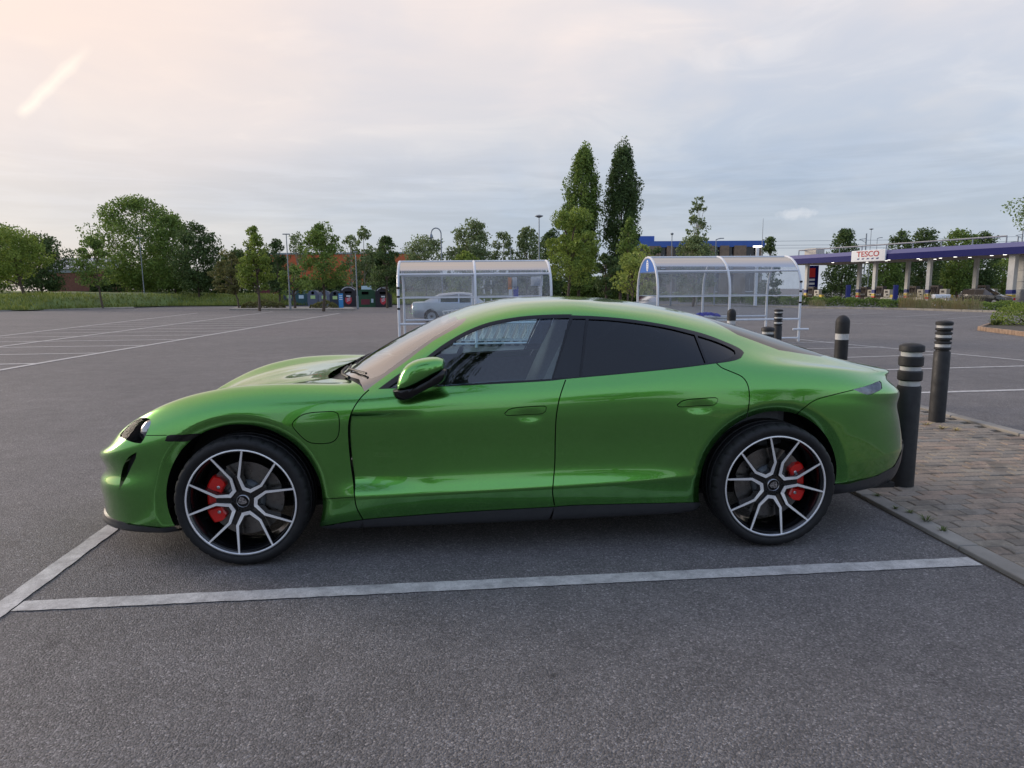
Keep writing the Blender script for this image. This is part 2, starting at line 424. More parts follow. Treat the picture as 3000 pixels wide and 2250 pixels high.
_pm = [paver_mesh(.1945, .0945), paver_mesh(.193, .0955), paver_mesh(.0945, .0945)]
rnd = random.Random(5); cand = []
ny = int((4.0-PY0)/.1)
for j in range(ny):
    y = PY0+.05+j*.1; off = 0 if j % 2 else .1
    x = PX0+.1-off
    while x < PX1-.02:
        if x+.1 > PX1 or x-.1 < PX0-.005: kx, mi = (x+.05 if x-.1 < PX0-.005 else x-.05), 2
        else: kx, mi = x, rnd.randint(0, 1)
        p = np.array([kx, y, .02]); d = p-CAM; de = d@CF_
        u_, v_ = 1500+FPX*(d@CR_)/max(de, .1), 1125-FPX*(d@CU_)/max(de, .1)
        vis = de > .5 and 2300 < u_ < 3060 and 1100 < v_ < 2260
        cand.append((vis, -de, kx, y, mi)); x += .2
cand.sort(reverse=True)
for q in cand[:300]:
    o = bpy.data.objects.new('paver', _pm[q[4]]); link(o, pav)
    o.location = (q[2]+rnd.uniform(-.002, .002), q[3]+rnd.uniform(-.002, .002), -.006+rnd.uniform(-.0025, .0025)); o.rotation_euler = (rnd.gauss(0, .008), rnd.gauss(0, .008), rnd.gauss(0, .012))
rest = MB()
for q in cand[300:]:
    lx = .194 if q[4] < 2 else .094; rest.box((q[2], q[3], -.006+rnd.uniform(-.0025, .0025)), (lx, .094, .05))
ro = rest.build('paver', 'paver_rest', pav); ro['kind'] = 'stuff'
# edging kerbs, stone by stone
kb = mesh_obj('kerb', [(2.43, -6, .002), (2.57, -6, .002), (2.57, 11, .002), (2.43, 11, .002)], [(0, 1, 2, 3)], 'soil'); tag(kb, kind='structure')
for i in range(11):
    b = MB(); y = -5.6+i*.915+.4; b.box((2.505, y, -.02), (.122, .908, .09), bev=.008); b.build('kerb_stone', 'kerb_stone', kb)
kb = mesh_obj('kerb', [(4.99, -6, .002), (5.12, -6, .002), (5.12, 4, .002), (4.99, 4, .002)], [(0, 1, 2, 3)], 'soil'); tag(kb, kind='structure')
for i in range(10):
    b = MB(); y = -5.6+i*.915+.2; b.box((5.055, y, -.01), (.122, .908, .09), bev=.01); b.build('kerb_stone', 'kerb_stone', kb)
# tufts of weed in the joints
pbr('weed', (.10, .13, .030), .7); pbr('straw', (.36, .29, .13), .8, var=.2, vscale=6)
def tuft(p, n, r, h, material, seed):
    rr = random.Random(seed); v = []; f = []
    for i in range(n):
        a = rr.uniform(0, 6.283); d = rr.uniform(0, r*.35); L = rr.uniform(.5, 1)*h; ln = rr.uniform(.3, 1.2)*r
        b0 = Vector((d*math.cos(a), d*math.sin(a), 0)); tip = b0+Vector((math.cos(a)*ln, math.sin(a)*ln, L)); mid = b0*.5+tip*.5+Vector((0, 0, L*.22)); w_ = Vector((-math.sin(a), math.cos(a), 0))*.0025*max(1, r/.05)
        k = len(v); v += [tuple(b0-w_), tuple(b0+w_), tuple(mid+w_), tuple(mid-w_), tuple(tip)]; f += [(k, k+1, k+2, k+3), (k+3, k+2, k+4)]
    return mesh_obj('weed_tuft', v, f, material, loc=p)
for i, (px, py, r) in enumerate(((2712, 1528, .05), (2762, 1557, .035), (2570, 1455, .03), (2623, 1492, .025), (2665, 1505, .03))):
    g_ = _gp0(px, py, .02); o = tuft((g_[0], g_[1], .022), 26, r, r*.8, 'weed', i)
    tag(o, ['small green weed tuft at the kerb joint, largest of the row', 'green weed tuft nearest the end of the white line', 'tiny weed tuft on the kerb under the rear bumper', 'small weed tuft second from the bumper along the kerb', 'small weed tuft in the middle of the kerb joint'][i], 'weed', 'weeds along the kerb')
for i, (px, py) in enumerate(((2760, 1256), (2800, 1262), (2715, 1245))):
    g_ = _gp0(px, py, .02); o = tuft((g_[0], g_[1], .022), 22, .07, .03, 'straw', 30+i)
    tag(o, ['dry grass tuft just right of the tall bollard foot', 'dry grass tuft between the tall bollard and the far kerb', 'dry grass tuft just left of the tall bollard foot'][i], 'weed', 'weeds along the kerb')
# ================================================================ the green car
def pchip(xs, ys):
    xs = np.asarray(xs, float); ys = np.asarray(ys, float); h = np.diff(xs); d = np.diff(ys)/h; n = len(xs); m = np.zeros(n)
    for i in range(1, n-1):
        if d[i-1]*d[i] > 0:
            w1, w2 = 2*h[i]+h[i-1], h[i]+2*h[i-1]; m[i] = (w1+w2)/(w1/d[i-1]+w2/d[i])
    m[0], m[-1] = d[0], d[-1]
    def f(x):
        x = np.asarray(x, float); i = np.clip(np.searchsorted(xs, x)-1, 0, n-2); t = (x-xs[i])/h[i]
        lo = x < xs[0]; hi = x > xs[-1]
        r = (2*t**3-3*t**2+1)*ys[i]+(t**3-2*t**2+t)*h[i]*m[i]+(-2*t**3+3*t**2)*ys[i+1]+(t**3-t**2)*h[i]*m[i+1]
        r = np.where(lo, ys[0]+m[0]*(x-xs[0]), r); r = np.where(hi, ys[-1]+m[-1]*(x-xs[-1]), r)
        return r
    return f
# body lines: for each one the front tip x, rear tip x, then (x, half width, height) stations
BL = [
 # 0 under edge
 (-2.32, 2.4, [(-2.26,.80,.165),(-2.0,.80,.165),(-1.45,.80,.17),(-.8,.80,.165),(.9,.80,.180),(1.45,.80,.22),(2.0,.78,.235),(2.44,.70,.25)]),
 # 1 rocker bottom
 (-2.44, 2.47, [(-2.39,.88,.175),(-2.0,.90,.175),(-1.45,.90,.185),(-.95,.90,.175),(-.8,.90,.176),(0,.90,.183),(.9,.90,.198),(1.45,.92,.26),(2.0,.89,.27),(2.54,.78,.28)]),
 # 2 lower edge of the paint
 (-2.43, 2.505, [(-2.38,.91,.21),(-2.1,.925,.205),(-1.85,.935,.205),(-1.45,.95,.215),(-1.0,.938,.225),(-.8,.930,.24),(-.3,.928,.257),(.35,.928,.268),(.95,.935,.285),(1.45,.96,.30),(1.85,.935,.315),(2.15,.88,.335),(2.575,.82,.36)]),
 # 3 low crease
 (-2.435, 2.52, [(-2.405,.93,.30),(-2.1,.94,.30),(-1.85,.955,.31),(-1.45,.972,.34),(-1.05,.964,.355),(-.8,.963,.362),(-.3,.964,.372),(.2,.964,.385),(.7,.963,.40),(.95,.966,.415),(1.45,.982,.43),(1.85,.967,.44),(2.15,.905,.455),(2.4,.86,.465),(2.60,.82,.47)]),
 # 4 top of the light band
 (-2.445, 2.505, [(-2.445,.935,.385),(-2.1,.945,.40),(-1.85,.958,.41),(-1.45,.975,.43),(-1.05,.966,.44),(-.86,.945,.45),(-.3,.938,.45),(.2,.938,.455),(.7,.945,.47),(.95,.958,.485),(1.45,.985,.50),(1.85,.972,.52),(2.15,.91,.53),(2.53,.82,.555)]),
 # 5 door hollow
 (-2.405, 2.485, [(-2.405,.935,.445),(-2.1,.945,.50),(-1.85,.958,.54),(-1.45,.976,.60),(-1.05,.966,.60),(-.86,.945,.59),(-.3,.930,.59),(.2,.929,.59),(.7,.938,.60),(.95,.955,.61),(1.45,.988,.62),(1.85,.975,.63),(2.15,.915,.64),(2.525,.82,.64)]),
 # 6 shoulder
 (-2.432, 2.465, [(-2.432,.93,.535),(-2.2,.93,.58),(-2.0,.935,.65),(-1.85,.950,.70),(-1.65,.967,.755),(-1.45,.973,.785),(-1.25,.968,.795),(-1.05,.962,.795),(-.8,.951,.785),(-.3,.938,.78),(.2,.937,.785),(.7,.945,.79),(1.0,.962,.80),(1.45,.986,.82),(1.85,.968,.81),(2.15,.905,.765),(2.52,.80,.70)]),
 # 7 upper shoulder
 (-2.375, 2.475, [(-2.375,.92,.565),(-2.2,.905,.635),(-2.0,.905,.735),(-1.85,.915,.79),(-1.65,.93,.845),(-1.45,.935,.875),(-1.25,.930,.885),(-1.05,.928,.885),(-.8,.925,.88),(-.3,.921,.885),(.2,.922,.895),(.7,.930,.915),(1.0,.940,.925),(1.45,.950,.925),(1.85,.925,.905),(2.15,.86,.85),(2.535,.78,.775)]),
 # 8 belt / fender crest / haunch top
 (-2.31, 2.395, [(-2.31,.86,.60),(-2.2,.83,.675),(-2.1,.81,.745),(-2.0,.795,.80),(-1.85,.79,.867),(-1.7,.79,.912),(-1.45,.80,.950),(-1.25,.81,.956),(-1.0,.83,.948),(-.8,.855,.935),(-.5,.878,.938),(0,.884,.952),(.35,.884,.966),(.7,.882,.992),(1.05,.878,1.018),(1.25,.872,1.016),(1.45,.862,1.008),(1.85,.81,.978),(2.15,.74,.93),(2.3,.71,.895),(2.45,.66,.855)]),
 # 9 hood valley / window top
 (-2.27, 2.42, [(-2.27,.66,.61),(-2.1,.63,.70),(-1.9,.62,.80),(-1.7,.62,.862),(-1.45,.63,.912),(-1.2,.655,.935),(-1.0,.70,.948),(-.86,.755,.962),(-.6,.730,1.06),(-.45,.715,1.125),(-.28,.695,1.206),(-.12,.68,1.264),(.09,.668,1.300),(.36,.662,1.308),(.6,.662,1.292),(.85,.66,1.25),(1.14,.66,1.182),(1.33,.67,1.118),(1.5,.69,1.065),(1.7,.69,1.02),(1.9,.67,.99),(2.15,.64,.952),(2.35,.60,.925),(2.50,.56,.900)]),
 # 10 hood / windscreen edge / roof rail
 (-2.26, 2.425, [(-2.26,.46,.615),(-2.1,.44,.69),(-1.9,.44,.785),(-1.7,.44,.845),(-1.45,.45,.895),(-1.2,.47,.928),(-1.0,.55,.955),(-.86,.62,.997),(-.6,.60,1.132),(-.45,.59,1.201),(-.28,.58,1.270),(-.12,.565,1.321),(.09,.545,1.360),(.36,.535,1.371),(.6,.53,1.350),(.85,.52,1.318),(1.14,.51,1.256),(1.33,.51,1.200),(1.5,.51,1.145),(1.7,.50,1.085),(1.9,.49,1.035),(2.15,.47,.975),(2.35,.44,.938),(2.505,.40,.905)]),
 # 11
 (-2.255, 2.43, [(-2.255,.26,.618),(-2.1,.25,.685),(-1.9,.25,.778),(-1.7,.25,.838),(-1.45,.25,.888),(-1.2,.26,.922),(-1.02,.30,.948),(-.86,.33,1.038),(-.6,.33,1.176),(-.45,.32,1.245),(-.28,.31,1.312),(-.12,.30,1.358),(.09,.30,1.388),(.36,.30,1.395),(.6,.30,1.380),(.85,.29,1.350),(1.14,.28,1.292),(1.33,.28,1.242),(1.5,.28,1.192),(1.7,.28,1.128),(1.9,.27,1.065),(2.15,.26,.985),(2.35,.25,.942),(2.51,.22,.908)]),
 # 12 centre line
 (-2.25, 2.435, [(-2.25,0,.62),(-2.1,0,.683),(-1.9,0,.775),(-1.7,0,.835),(-1.45,0,.885),(-1.2,0,.919),(-1.04,0,.945),(-.86,0,1.053),(-.6,0,1.192),(-.45,0,1.262),(-.28,0,1.326),(-.12,0,1.368),(.09,0,1.396),(.36,0,1.402),(.6,0,1.391),(.85,0,1.362),(1.14,0,1.306),(1.33,0,1.258),(1.5,0,1.208),(1.7,0,1.142),(1.9,0,1.075),(2.15,0,.990),(2.35,0,.945),(2.515,0,.91)]),
]
NK = len(BL)
CREASE = {3}
SEG = [3, 4, 8, 6, 8, 12, 9, 9, 20, 10, 12, 12]
HUBX, HUBZ, RARCH = 1.45, .352, .416
def build_grid():
    NFR, NRR = 34, 34
    nF, kF, nR, kR = 3.3, .50, 4.2, .80
    # distances from the front tip: even steps of half width near the ends, even steps of length between
    yf = np.linspace(0, .86, NFR); df = kF*yf**nF
    yr = np.linspace(0, .86, NRR); dr = (kR*yr**nR)[::-1]
    L0 = 4.95; step = .0165
    mid = np.arange(df[-1]+step, L0-dr[0]-step*.5, step)
    D = np.concatenate([df, mid, L0-dr]); U = D/L0
    G = np.zeros((len(U), NK, 3))
    for k, (t0, t1, st) in enumerate(BL):
        st = np.array(st); x = t0+(t1-t0)*U
        w_ = pchip(st[:, 0], st[:, 1])(x); z_ = pchip(st[:, 0], st[:, 2])(x)
        a = (np.maximum(x-t0, 0)/kF)**(1/nF); b = (np.maximum(t1-x, 0)/kR)**(1/nR)
        if k < NK-1:
            p = 7.
            w_ = (np.maximum(w_, 1e-4)**-p+np.maximum(a, 1e-5)**-p+np.maximum(b, 1e-5)**-p)**(-1/p)
            w_[0] = w_[-1] = 0
        G[:, k] = np.stack([x, w_, z_], -1)
    # smooth along the car
    for it in range(14):
        S = G.copy(); S[3:-3] = .5*G[3:-3]+.25*(G[2:-4]+G[4:-2]); S[:, NK-1, 1] = 0; G = S
    # cross sections
    rows = []
    for k in range(NK-1):
        P0 = G[:, max(k-1, 0)]; P1 = G[:, k]; P2 = G[:, k+1]; P3 = G[:, min(k+2, NK-1)]
        if k+2 > NK-1: P3 = P2.copy(); P3[:, 1] = -P1[:, 1]; P3[:, 2] = P1[:, 2]; P3[:, 0] = P1[:, 0]
        t01 = np.maximum(np.linalg.norm(P1-P0, axis=1), 1e-4)**.5; t12 = np.maximum(np.linalg.norm(P2-P1, axis=1), 1e-4)**.5; t23 = np.maximum(np.linalg.norm(P3-P2, axis=1), 1e-4)**.5
        e = lambda a: a[:, None]
        m1 = e(t12)*((P1-P0)/e(t01)-(P2-P0)/e(t01+t12)+(P2-P1)/e(t12)) if k > 0 else P2-P1
        m2 = e(t12)*((P2-P1)/e(t12)-(P3-P1)/e(t12+t23)+(P3-P2)/e(t23)) if k+2 <= NK else P2-P1
        if k in CREASE: m1 = (P2-P1)
        if k+1 in CREASE: m2 = (P2-P1)
        for s in range(SEG[k]):
            t = s/SEG[k]
            rows.append((2*t**3-3*t**2+1)*P1+(t**3-2*t**2+t)*m1+(-2*t**3+3*t**2)*P2+(t**3-t**2)*m2)
    rows.append(G[:, NK-1])
    S = np.stack(rows, 1)                     # (nu, nv, 3) with (x, w, z)
    S[..., 1] = np.maximum(S[..., 1], 0)
    # wheel arch lips roll inwards
    for hx in (-HUBX, HUBX):
        d = np.hypot(S[..., 0]-hx, S[..., 2]-HUBZ)-RARCH
        m = (S[..., 1] > .75) & (d < .055)
        q = np.clip(1-d/.055, 0, 1.3)
        S[..., 1] -= np.where(m, .030*q**1.25, 0)
    return S
S0 = build_grid()
NU, NV = S0.shape[:2]
JK = np.concatenate([[0], np.cumsum(SEG)])
def grid_normals(S):
    P = S*np.array([1, -1, 1.])
    du = np.gradient(P, axis=0); dv = np.gradient(P, axis=1)
    n = np.cross(du, dv); l = np.linalg.norm(n, axis=-1, keepdims=True)
    n = np.where(l > 1e-12, n/np.maximum(l, 1e-12), 0)
    n[:, -1, 1] = 0                            # symmetric at the centre line
    n[0, :, 1] = 0; n[-1, :, 1] = 0
    for a, b in ((0, 3), (-1, -4)):
        n[a] = np.where(np.linalg.norm(n[a], axis=-1, keepdims=True) > .3, n[a], n[b])
    n /= np.maximum(np.linalg.norm(n, axis=-1, keepdims=True), 1e-9)
    return n
def bil(A, ij):
    i = np.clip(ij[:, 0], 0, A.shape[0]-1.0001); j = np.clip(ij[:, 1], 0, A.shape[1]-1.0001)
    a = i.astype(int); b = j.astype(int); s = (i-a)[:, None]; t = (j-b)[:, None]
    return (1-s)*(1-t)*A[a, b]+s*(1-t)*A[a+1, b]+(1-s)*t*A[a, b+1]+s*t*A[a+1, b+1]
# lookup: ray -> surface parameters
_gv = (S0*np.array([1, -1, 1.])).reshape(-1, 3)
_gf = []
for i in range(NU-1):
    for j in range(NV-1): _gf.append((i*NV+j, (i+1)*NV+j, (i+1)*NV+j+1, i*NV+j+1))
_bvh = BVHTree.FromPolygons([tuple(v) for v in _gv], _gf)
def hit_ij(org, d, back=None):
    loc, nor, idx, dist = _bvh.ray_cast(Vector(org), Vector(d).normalized())
    if idx is None: return None
    i, j = divmod(idx, NV-1); p = np.array(loc)
    # bilinear inverse, two Newton steps
    a, b, c, d_ = (_gv[q] for q in _gf[idx]); s = t = .5
    for it in range(6):
        q = (1-s)*(1-t)*a+s*(1-t)*b+s*t*c+(1-s)*t*d_
        ds = (1-t)*(b-a)+t*(c-d_); dt = (1-s)*(d_-a)+s*(c-b)
        J = np.stack([ds, dt], 1); st, *_ = np.linalg.lstsq(J, p-q, rcond=None); s += st[0]; t += st[1]
    return np.array([i+np.clip(s, 0, 1), j+np.clip(t, 0, 1)])
def px_ij(px, py): return hit_ij(CAM, ray(px, py))
def side_ij(x, z): return hit_ij((x, -3, z), (0, 1, 0))
# zoom crops used while tracing the photograph -> photo pixels
def Z1(x, y): return 250+x*.51223, 850+y*.51236
def Z2(x, y): return 900+x*.47, 820+y*.4702
def Z3(x, y): return 1600+x*.4703, 820+y*.4702
def Z4(x, y): return 2000+x*.45208, 900+y*.45208
def Zc(x, y): return 1080+x*.27125, 820+y*.27118
def Zn(x, y): return 270+x*.25305, 1180+y*.25316
def Zt(x, y): return 2380+x*.30142, 980+y*.30139
def smooth_poly(pts, closed=False, step=9., sharp=()):
    """Catmull-Rom through pixel points, evenly resampled"""
    P = np.array(pts, float); n = len(P); out = []
    rng = range(n if closed else n-1)
    for i in rng:
        p1, p2 = P[i], P[(i+1) % n]
        p0 = P[i-1] if (closed or i > 0) else 2*p1-p2
        p3 = P[(i+2) % n] if (closed or i+2 < n) else 2*p2-p1
        if i in sharp: p0 = 2*p1-p2
        if (i+1) % n in sharp: p3 = 2*p2-p1
        k = max(1, int(np.linalg.norm(p2-p1)/step))
        L = np.linalg.norm(p2-p1)
        m1 = (p2-p0)*L/max(np.linalg.norm(p2-p1)+np.linalg.norm(p1-p0), 1e-6); m2 = (p3-p1)*L/max(np.linalg.norm(p2-p1)+np.linalg.norm(p3-p2), 1e-6)
        for s in range(k):
            t = s/k; out.append((2*t**3-3*t**2+1)*p1+(t**3-2*t**2+t)*m1+(-2*t**3+3*t**2)*p2+(t**3-t**2)*m2)
    if not closed: out.append(P[-1])
    return np.array(out)
def offset(P, d, closed=False):
    n = len(P); out = []
    for i in range(n):
        a = P[i-1] if (closed or i > 0) else P[i]; b = P[(i+1) % n] if (closed or i < n-1) else P[i]
        t = (b-a)/max(np.linalg.norm(b-a), 1e-9); out.append(P[i]+d*np.array([-t[1], t[0]]))
    return np.array(out)
def to_ij(P, pull=False):
    out = []; c = np.mean(np.array(P), 0)
    for p in P:
        q = px_ij(*p); p = np.array(p, float); k = 0
        while q is None and pull and k < 15:      # a point just off the silhouette moves inwards until it lands
            p = p+(c-p)/max(np.linalg.norm(c-p), 1e-6)*2.5; q = px_ij(*p); k += 1
        if q is not None: out.append(q)
    return out
def i_at(x, j): return float(np.interp(x, S0[:, min(int(j), NV-1), 0], np.arange(NU)))
REG = []                                     # (region name, polygon in grid coordinates)
def region_px(name, P): REG.append((name, np.array(to_ij(P, True))))
SHN = [0]
def shut_px(pts, closed=False, width=2.6, name='shut_line', sharp=()):
    SHN[0] += 1; name = 'shut_line#%d' % SHN[0]
    P = smooth_poly(pts, closed, sharp=sharp)
    if closed:
        a = to_ij(offset(P, width/2, True)); b = to_ij(offset(P, -width/2, True))
        n = min(len(a), len(b))
        for i in range(n):                   # ring of little quads
            j = (i+1) % n; REG.append((name, np.array([a[i], a[j], b[j], b[i]])))
    else:
        a = to_ij(offset(P, width/2)); b = to_ij(offset(P, -width/2)); REG.append((name, np.array(a+b[::-1])))
    return P
# ---- wheel arches (circles seen from the side), open at the bottom
for hx in (-HUBX, HUBX):
    pts = []
    r_ = RARCH
    for a in np.linspace(R(205), R(-25), 90):
        q = side_ij(hx+r_*math.cos(a), HUBZ+r_*math.sin(a))
        if q is not None: pts.append(q)
    pts = [np.array([pts[0][0], -6.])]+pts+[np.array([pts[-1][0], -6.])]
    REG.append(('hole', np.array(pts)))
# ---- traced lines
DOOR_F = [Z1(1622, 570), Z1(1580, 610), Z1(1540, 665), Z1(1515, 720), Z1(1505, 790), Z1(1510, 900), Z1(1520, 1000), Z1(1534, 1100), Z1(1540, 1180), Z1(1552, 1245), Z1(1588, 1312)]
DOOR_M = [Z2(1611, 622), Z2(1575, 730), Z2(1553, 850), Z2(1546, 1000), Z2(1543, 1150), Z2(1533, 1270), Z2(1530, 1330), Z2(1542, 1408)]
DOOR_R = [Z3(1062, 520), Z3(1090, 545), Z3(1160, 575), Z3(1220, 603), Z3(1250, 640), Z3(1265, 700), Z3(1262, 790), Z3(1243, 888)]
SILL = [Z2(92, 1535), Z2(345, 1494), Z2(600, 1472), Z2(900, 1450), Z2(1200, 1432), Z2(1530, 1414), Z3(150, 1405), Z3(500, 1395), Z3(800, 1389), Z3(962, 1386)]
FR_OUT = [Zc(105, 1178), Zc(330, 1015), Zc(600, 850), Zc(800, 703), Zc(1000, 582), Zc(1150, 512), Zc(1300, 460), Zc(1500, 418), Zc(1700, 391), Zc(1950, 376), Zc(2200, 373),
          Z3(150, 220), Z3(300, 226), Z3(500, 243), Z3(700, 272), Z3(870, 307), Z3(1000, 342), Z3(1120, 388), Z3(1200, 425), Z3(1233, 455), Z3(1215, 485), Z3(1160, 505), Z3(1060, 520),
          Z3(800, 553), Z3(450, 588), Z3(120, 618), Z2(1500, 630), Z2(1100, 652), Z2(760, 668)]
GL_F = [Zc(215, 1165), Zc(420, 1020), Zc(640, 868), Zc(830, 735), Zc(1030, 615), Zc(1180, 545), Zc(1330, 495), Zc(1520, 455), Zc(1720, 430), Zc(1950, 417), Zc(2168, 413), Zc(1975, 1070), Zc(1600, 1092), Zc(1200, 1115), Zc(850, 1142), Zc(620, 1150)]
BP1 = [Z3(165, 242), Z3(246, 243), Z3(207, 603), Z3(48, 612)]
GL_R = [Z3(265, 245), Z3(400, 252), Z3(600, 275), Z3(760, 302), Z3(925, 343), Z3(993, 520), Z3(800, 545), Z3(500, 577), Z3(222, 602)]
GL_Q = [Z3(942, 348), Z3(1040, 378), Z3(1120, 410), Z3(1175, 442), Z3(1180, 462), Z3(1150, 485), Z3(1090, 505), Z3(1008, 517)]
HANDLE_F = [Z2(1230, 832), Z2(1255, 808), Z2(1300, 797), Z2(1380, 790), Z2(1475, 786), Z2(1490, 792), Z2(1488, 815), Z2(1470, 832), Z2(1400, 838), Z2(1300, 843), Z2(1240, 843)]
HANDLE_R = [Z3(815, 780), Z3(840, 758), Z3(880, 746), Z3(960, 739), Z3(1055, 734), Z3(1070, 742), Z3(1062, 768), Z3(1040, 780), Z3(950, 785), Z3(870, 790), Z3(825, 790)]
FLAP = [Z1(1182, 768), Z1(1205, 738), Z1(1240, 714), Z1(1290, 701), Z1(1360, 696), Z1(1420, 694), Z1(1443, 704), Z1(1452, 735), Z1(1450, 815), Z1(1434, 853), Z1(1400, 873), Z1(1340, 878), Z1(1292, 874), Z1(1255, 855), Z1(1205, 806)]
BUMP_R = [Z4(738, 694), Z4(790, 650), Z4(860, 602), Z4(960, 572), Z4(1110, 535)]
def P2(pts): return [np.array(p) for p in pts]
shut_px(DOOR_F, width=3.4); shut_px(DOOR_M, width=3.4); shut_px(DOOR_R, width=3.0)
hf = smooth_poly(HANDLE_F, True); hr = smooth_poly(HANDLE_R, True); fl = smooth_poly(FLAP, True)
shut_px(HANDLE_F, True, 2.4); shut_px(HANDLE_R, True, 2.4); shut_px(FLAP, True, 2.6)
region_px('door_handle_a', hf); region_px('door_handle_b', hr); region_px('charging_flap', fl)
shut_px(BUMP_R, width=2.6)
shut_px([Zn(622, 378), Zn(740, 378), Zn(862, 376)], width=2.2)
shut_px([Z1(1352, 1196), Z1(1440, 1190), Z1(1538, 1185)], width=2.0)
# glass house
region_px('glass_front', smooth_poly(GL_F, True, sharp=(0, 10, 11, 15)))
region_px('pillar_trim', smooth_poly(BP1, True, sharp=(0, 1, 2, 3)))
region_px('glass_rear', smooth_poly(GL_R, True, sharp=(0, 4, 5, 8)))
region_px('glass_quarter', smooth_poly(GL_Q, True, sharp=(0, 7)))
region_px('window_frame', smooth_poly(FR_OUT, True, sharp=(0,)))
# marker, headlight, slot
region_px('side_marker', smooth_poly([Z1(456, 862), Z1(468, 832), Z1(560, 827), Z1(662, 822), Z1(625, 850), Z1(585, 864), Z1(520, 865)], True))
region_px('headlight', smooth_poly([Zn(678, 218), Zn(660, 185), Zn(610, 165), Zn(550, 178), Zn(470, 225), Zn(385, 300), Zn(322, 372), Zn(325, 398), Zn(420, 440), Zn(500, 465), Zn(565, 470), Zn(600, 420), Zn(640, 330)], True, sharp=(7, 10)))
region_px('air_curtain', smooth_poly([Zn(515, 572), Zn(425, 625), Zn(372, 705), Zn(342, 800), Zn(310, 1005), Zn(352, 945), Zn(408, 840), Zn(462, 725), Zn(502, 645)], True, sharp=(0, 4)))
region_px('tail_lamp', smooth_poly([Zt(395, 532), Zt(480, 512), Zt(580, 480), Zt(655, 450), Zt(672, 470), Zt(678, 525), Zt(610, 565), Zt(540, 587)], True, sharp=(0,)))
# sill, lips: black lower trim (by car coordinates)
def side_strip(name, pts): REG.append((name, np.array(pts)))
sill_ij = to_ij(smooth_poly(SILL))
REG.append(('sill', np.array([[sill_ij[0][0], -6.]]+sill_ij+[[sill_ij[-1][0], -6.]])))
iF = [i for i in range(NU) if S0[i, 5, 0] < -1.78][-1]
REG.append(('front_lip', np.array([[-3., -6.], [-3., JK[2]+1.], [i_at(-2.1, JK[2]), JK[2]+.6], [iF+4, JK[2]-.6], [iF+4, -6.]])))
iR = [i for i in range(NU) if S0[i, 5, 0] > 1.80][0]
REG.append(('rear_diffuser', np.array([[iR-4, -6.], [iR-4, JK[2]], [i_at(2.15, JK[2]), JK[2]+.5], [i_at(2.30, JK[2]), JK[2]+2.0], [i_at(2.38, JK[3]), JK[3]-2.], [i_at(2.43, JK[3]), JK[3]+2.], [i_at(2.47, JK[4]), JK[3]+4.], [NU+3., JK[3]+5.], [NU+3., -6.]])))
# windscreen, roof, rear window, bonnet, boot lid
WS = [Zc(-45, 1207), Zc(180, 1042), Zc(400, 884), Zc(560, 760), Zc(720, 646), Zc(900, 545), Zc(1005, 478), Zc(1050, 430)]
ws_ij = to_ij(smooth_poly(WS))
ws_top = to_ij(smooth_poly([Zc(1050, 428), Zc(1052, 412), Zc(1000, 365), Zc(960, 335)]))
jc = NV-1
cowl = [(-.80, ws_ij[0][1])]
ws_base = [np.array([i_at(x, int(j)), j]) for x, j in ((-.845, JK[9]+1.), (-.90, JK[9]+6.), (-.965, JK[10]+2.), (-1.005, JK[11]-1.), (-1.02, jc-6.), (-1.025, jc+3.))]
wt = [np.array([i_at(x, int(j)), j]) for x, j in ((-.33, JK[10]+4.), (-.355, JK[11]), (-.365, jc-4.), (-.365, jc+3.))]
_wp = np.array(ws_ij+ws_top[1:2]+wt+ws_base[::-1])
_in = [p for p in to_ij(smooth_poly([Zc(-30, 1075), Zc(120, 1030), Zc(300, 905), Zc(480, 775), Zc(640, 660), Zc(820, 545), Zc(930, 480), Zc(965, 440), Zc(930, 390)]))]
_in += [np.array([i_at(x, j), j]) for x, j in ((-.385, JK[10]+5.), (-.405, JK[11]), (-.41, jc+3.), (-.95, jc+3.), (-.93, JK[11]-1.), (-.885, JK[10]+2.))]
REG.append(('windscreen', np.array(_in)))
REG.append(('screen_border', _wp))
# cowl: dark trough with the wipers between bonnet and windscreen
cowl_f = [np.array([i_at(x, int(j)), j]) for x, j in ((-.885, JK[9]+1.), (-.985, JK[9]+6.), (-1.06, JK[10]+2.), (-1.10, JK[11]-1.), (-1.12, jc-6.), (-1.125, jc+3.))]
REG.append(('cowl', np.array([ws_ij[0]]+cowl_f+ws_base[::-1])))
rw = [np.array([i_at(x, int(j)), j]) for x, j in ((1.20, jc+3.), (1.22, JK[11]), (1.27, JK[10]+3.), (1.36, JK[10]-3.), (1.60, JK[10]-5.), (1.90, JK[10]-2.), (2.0, JK[10]+4.), (2.04, JK[11]), (2.05, jc+3.))]
REG.append(('rear_window', np.array(rw)))
def uv_line(pts, wd=.35):
    P = np.array([[i_at(x, int(j)), j] for x, j in pts]); Q = []
    for a, b in zip(P[:-1], P[1:]):
        for t in np.linspace(0, 1, 8, endpoint=False): Q.append(a+(b-a)*t)
    Q.append(P[-1]); Q = np.array(Q)
    # width in grid cells, about 4 mm
    SHN[0] += 1
    REG.append(('shut_line#%d' % SHN[0], np.array(list(offset(Q, wd/2))+list(offset(Q, -wd/2))[::-1])))
uv_line([(-.90, JK[9]-1.), (-1.2, JK[9]-2.), (-1.6, JK[9]-3.5), (-1.95, JK[9]-3.), (-2.16, JK[9]+0.)], .22)
uv_line([(-2.16, JK[9]+0.), (-2.215, JK[10]), (-2.225, JK[11]), (-2.23, jc+2.)], .25)
uv_line([(2.03, JK[10]+4.), (2.12, JK[10]-4.), (2.19, JK[9]+2.), (2.22, JK[9]-4)], .22)
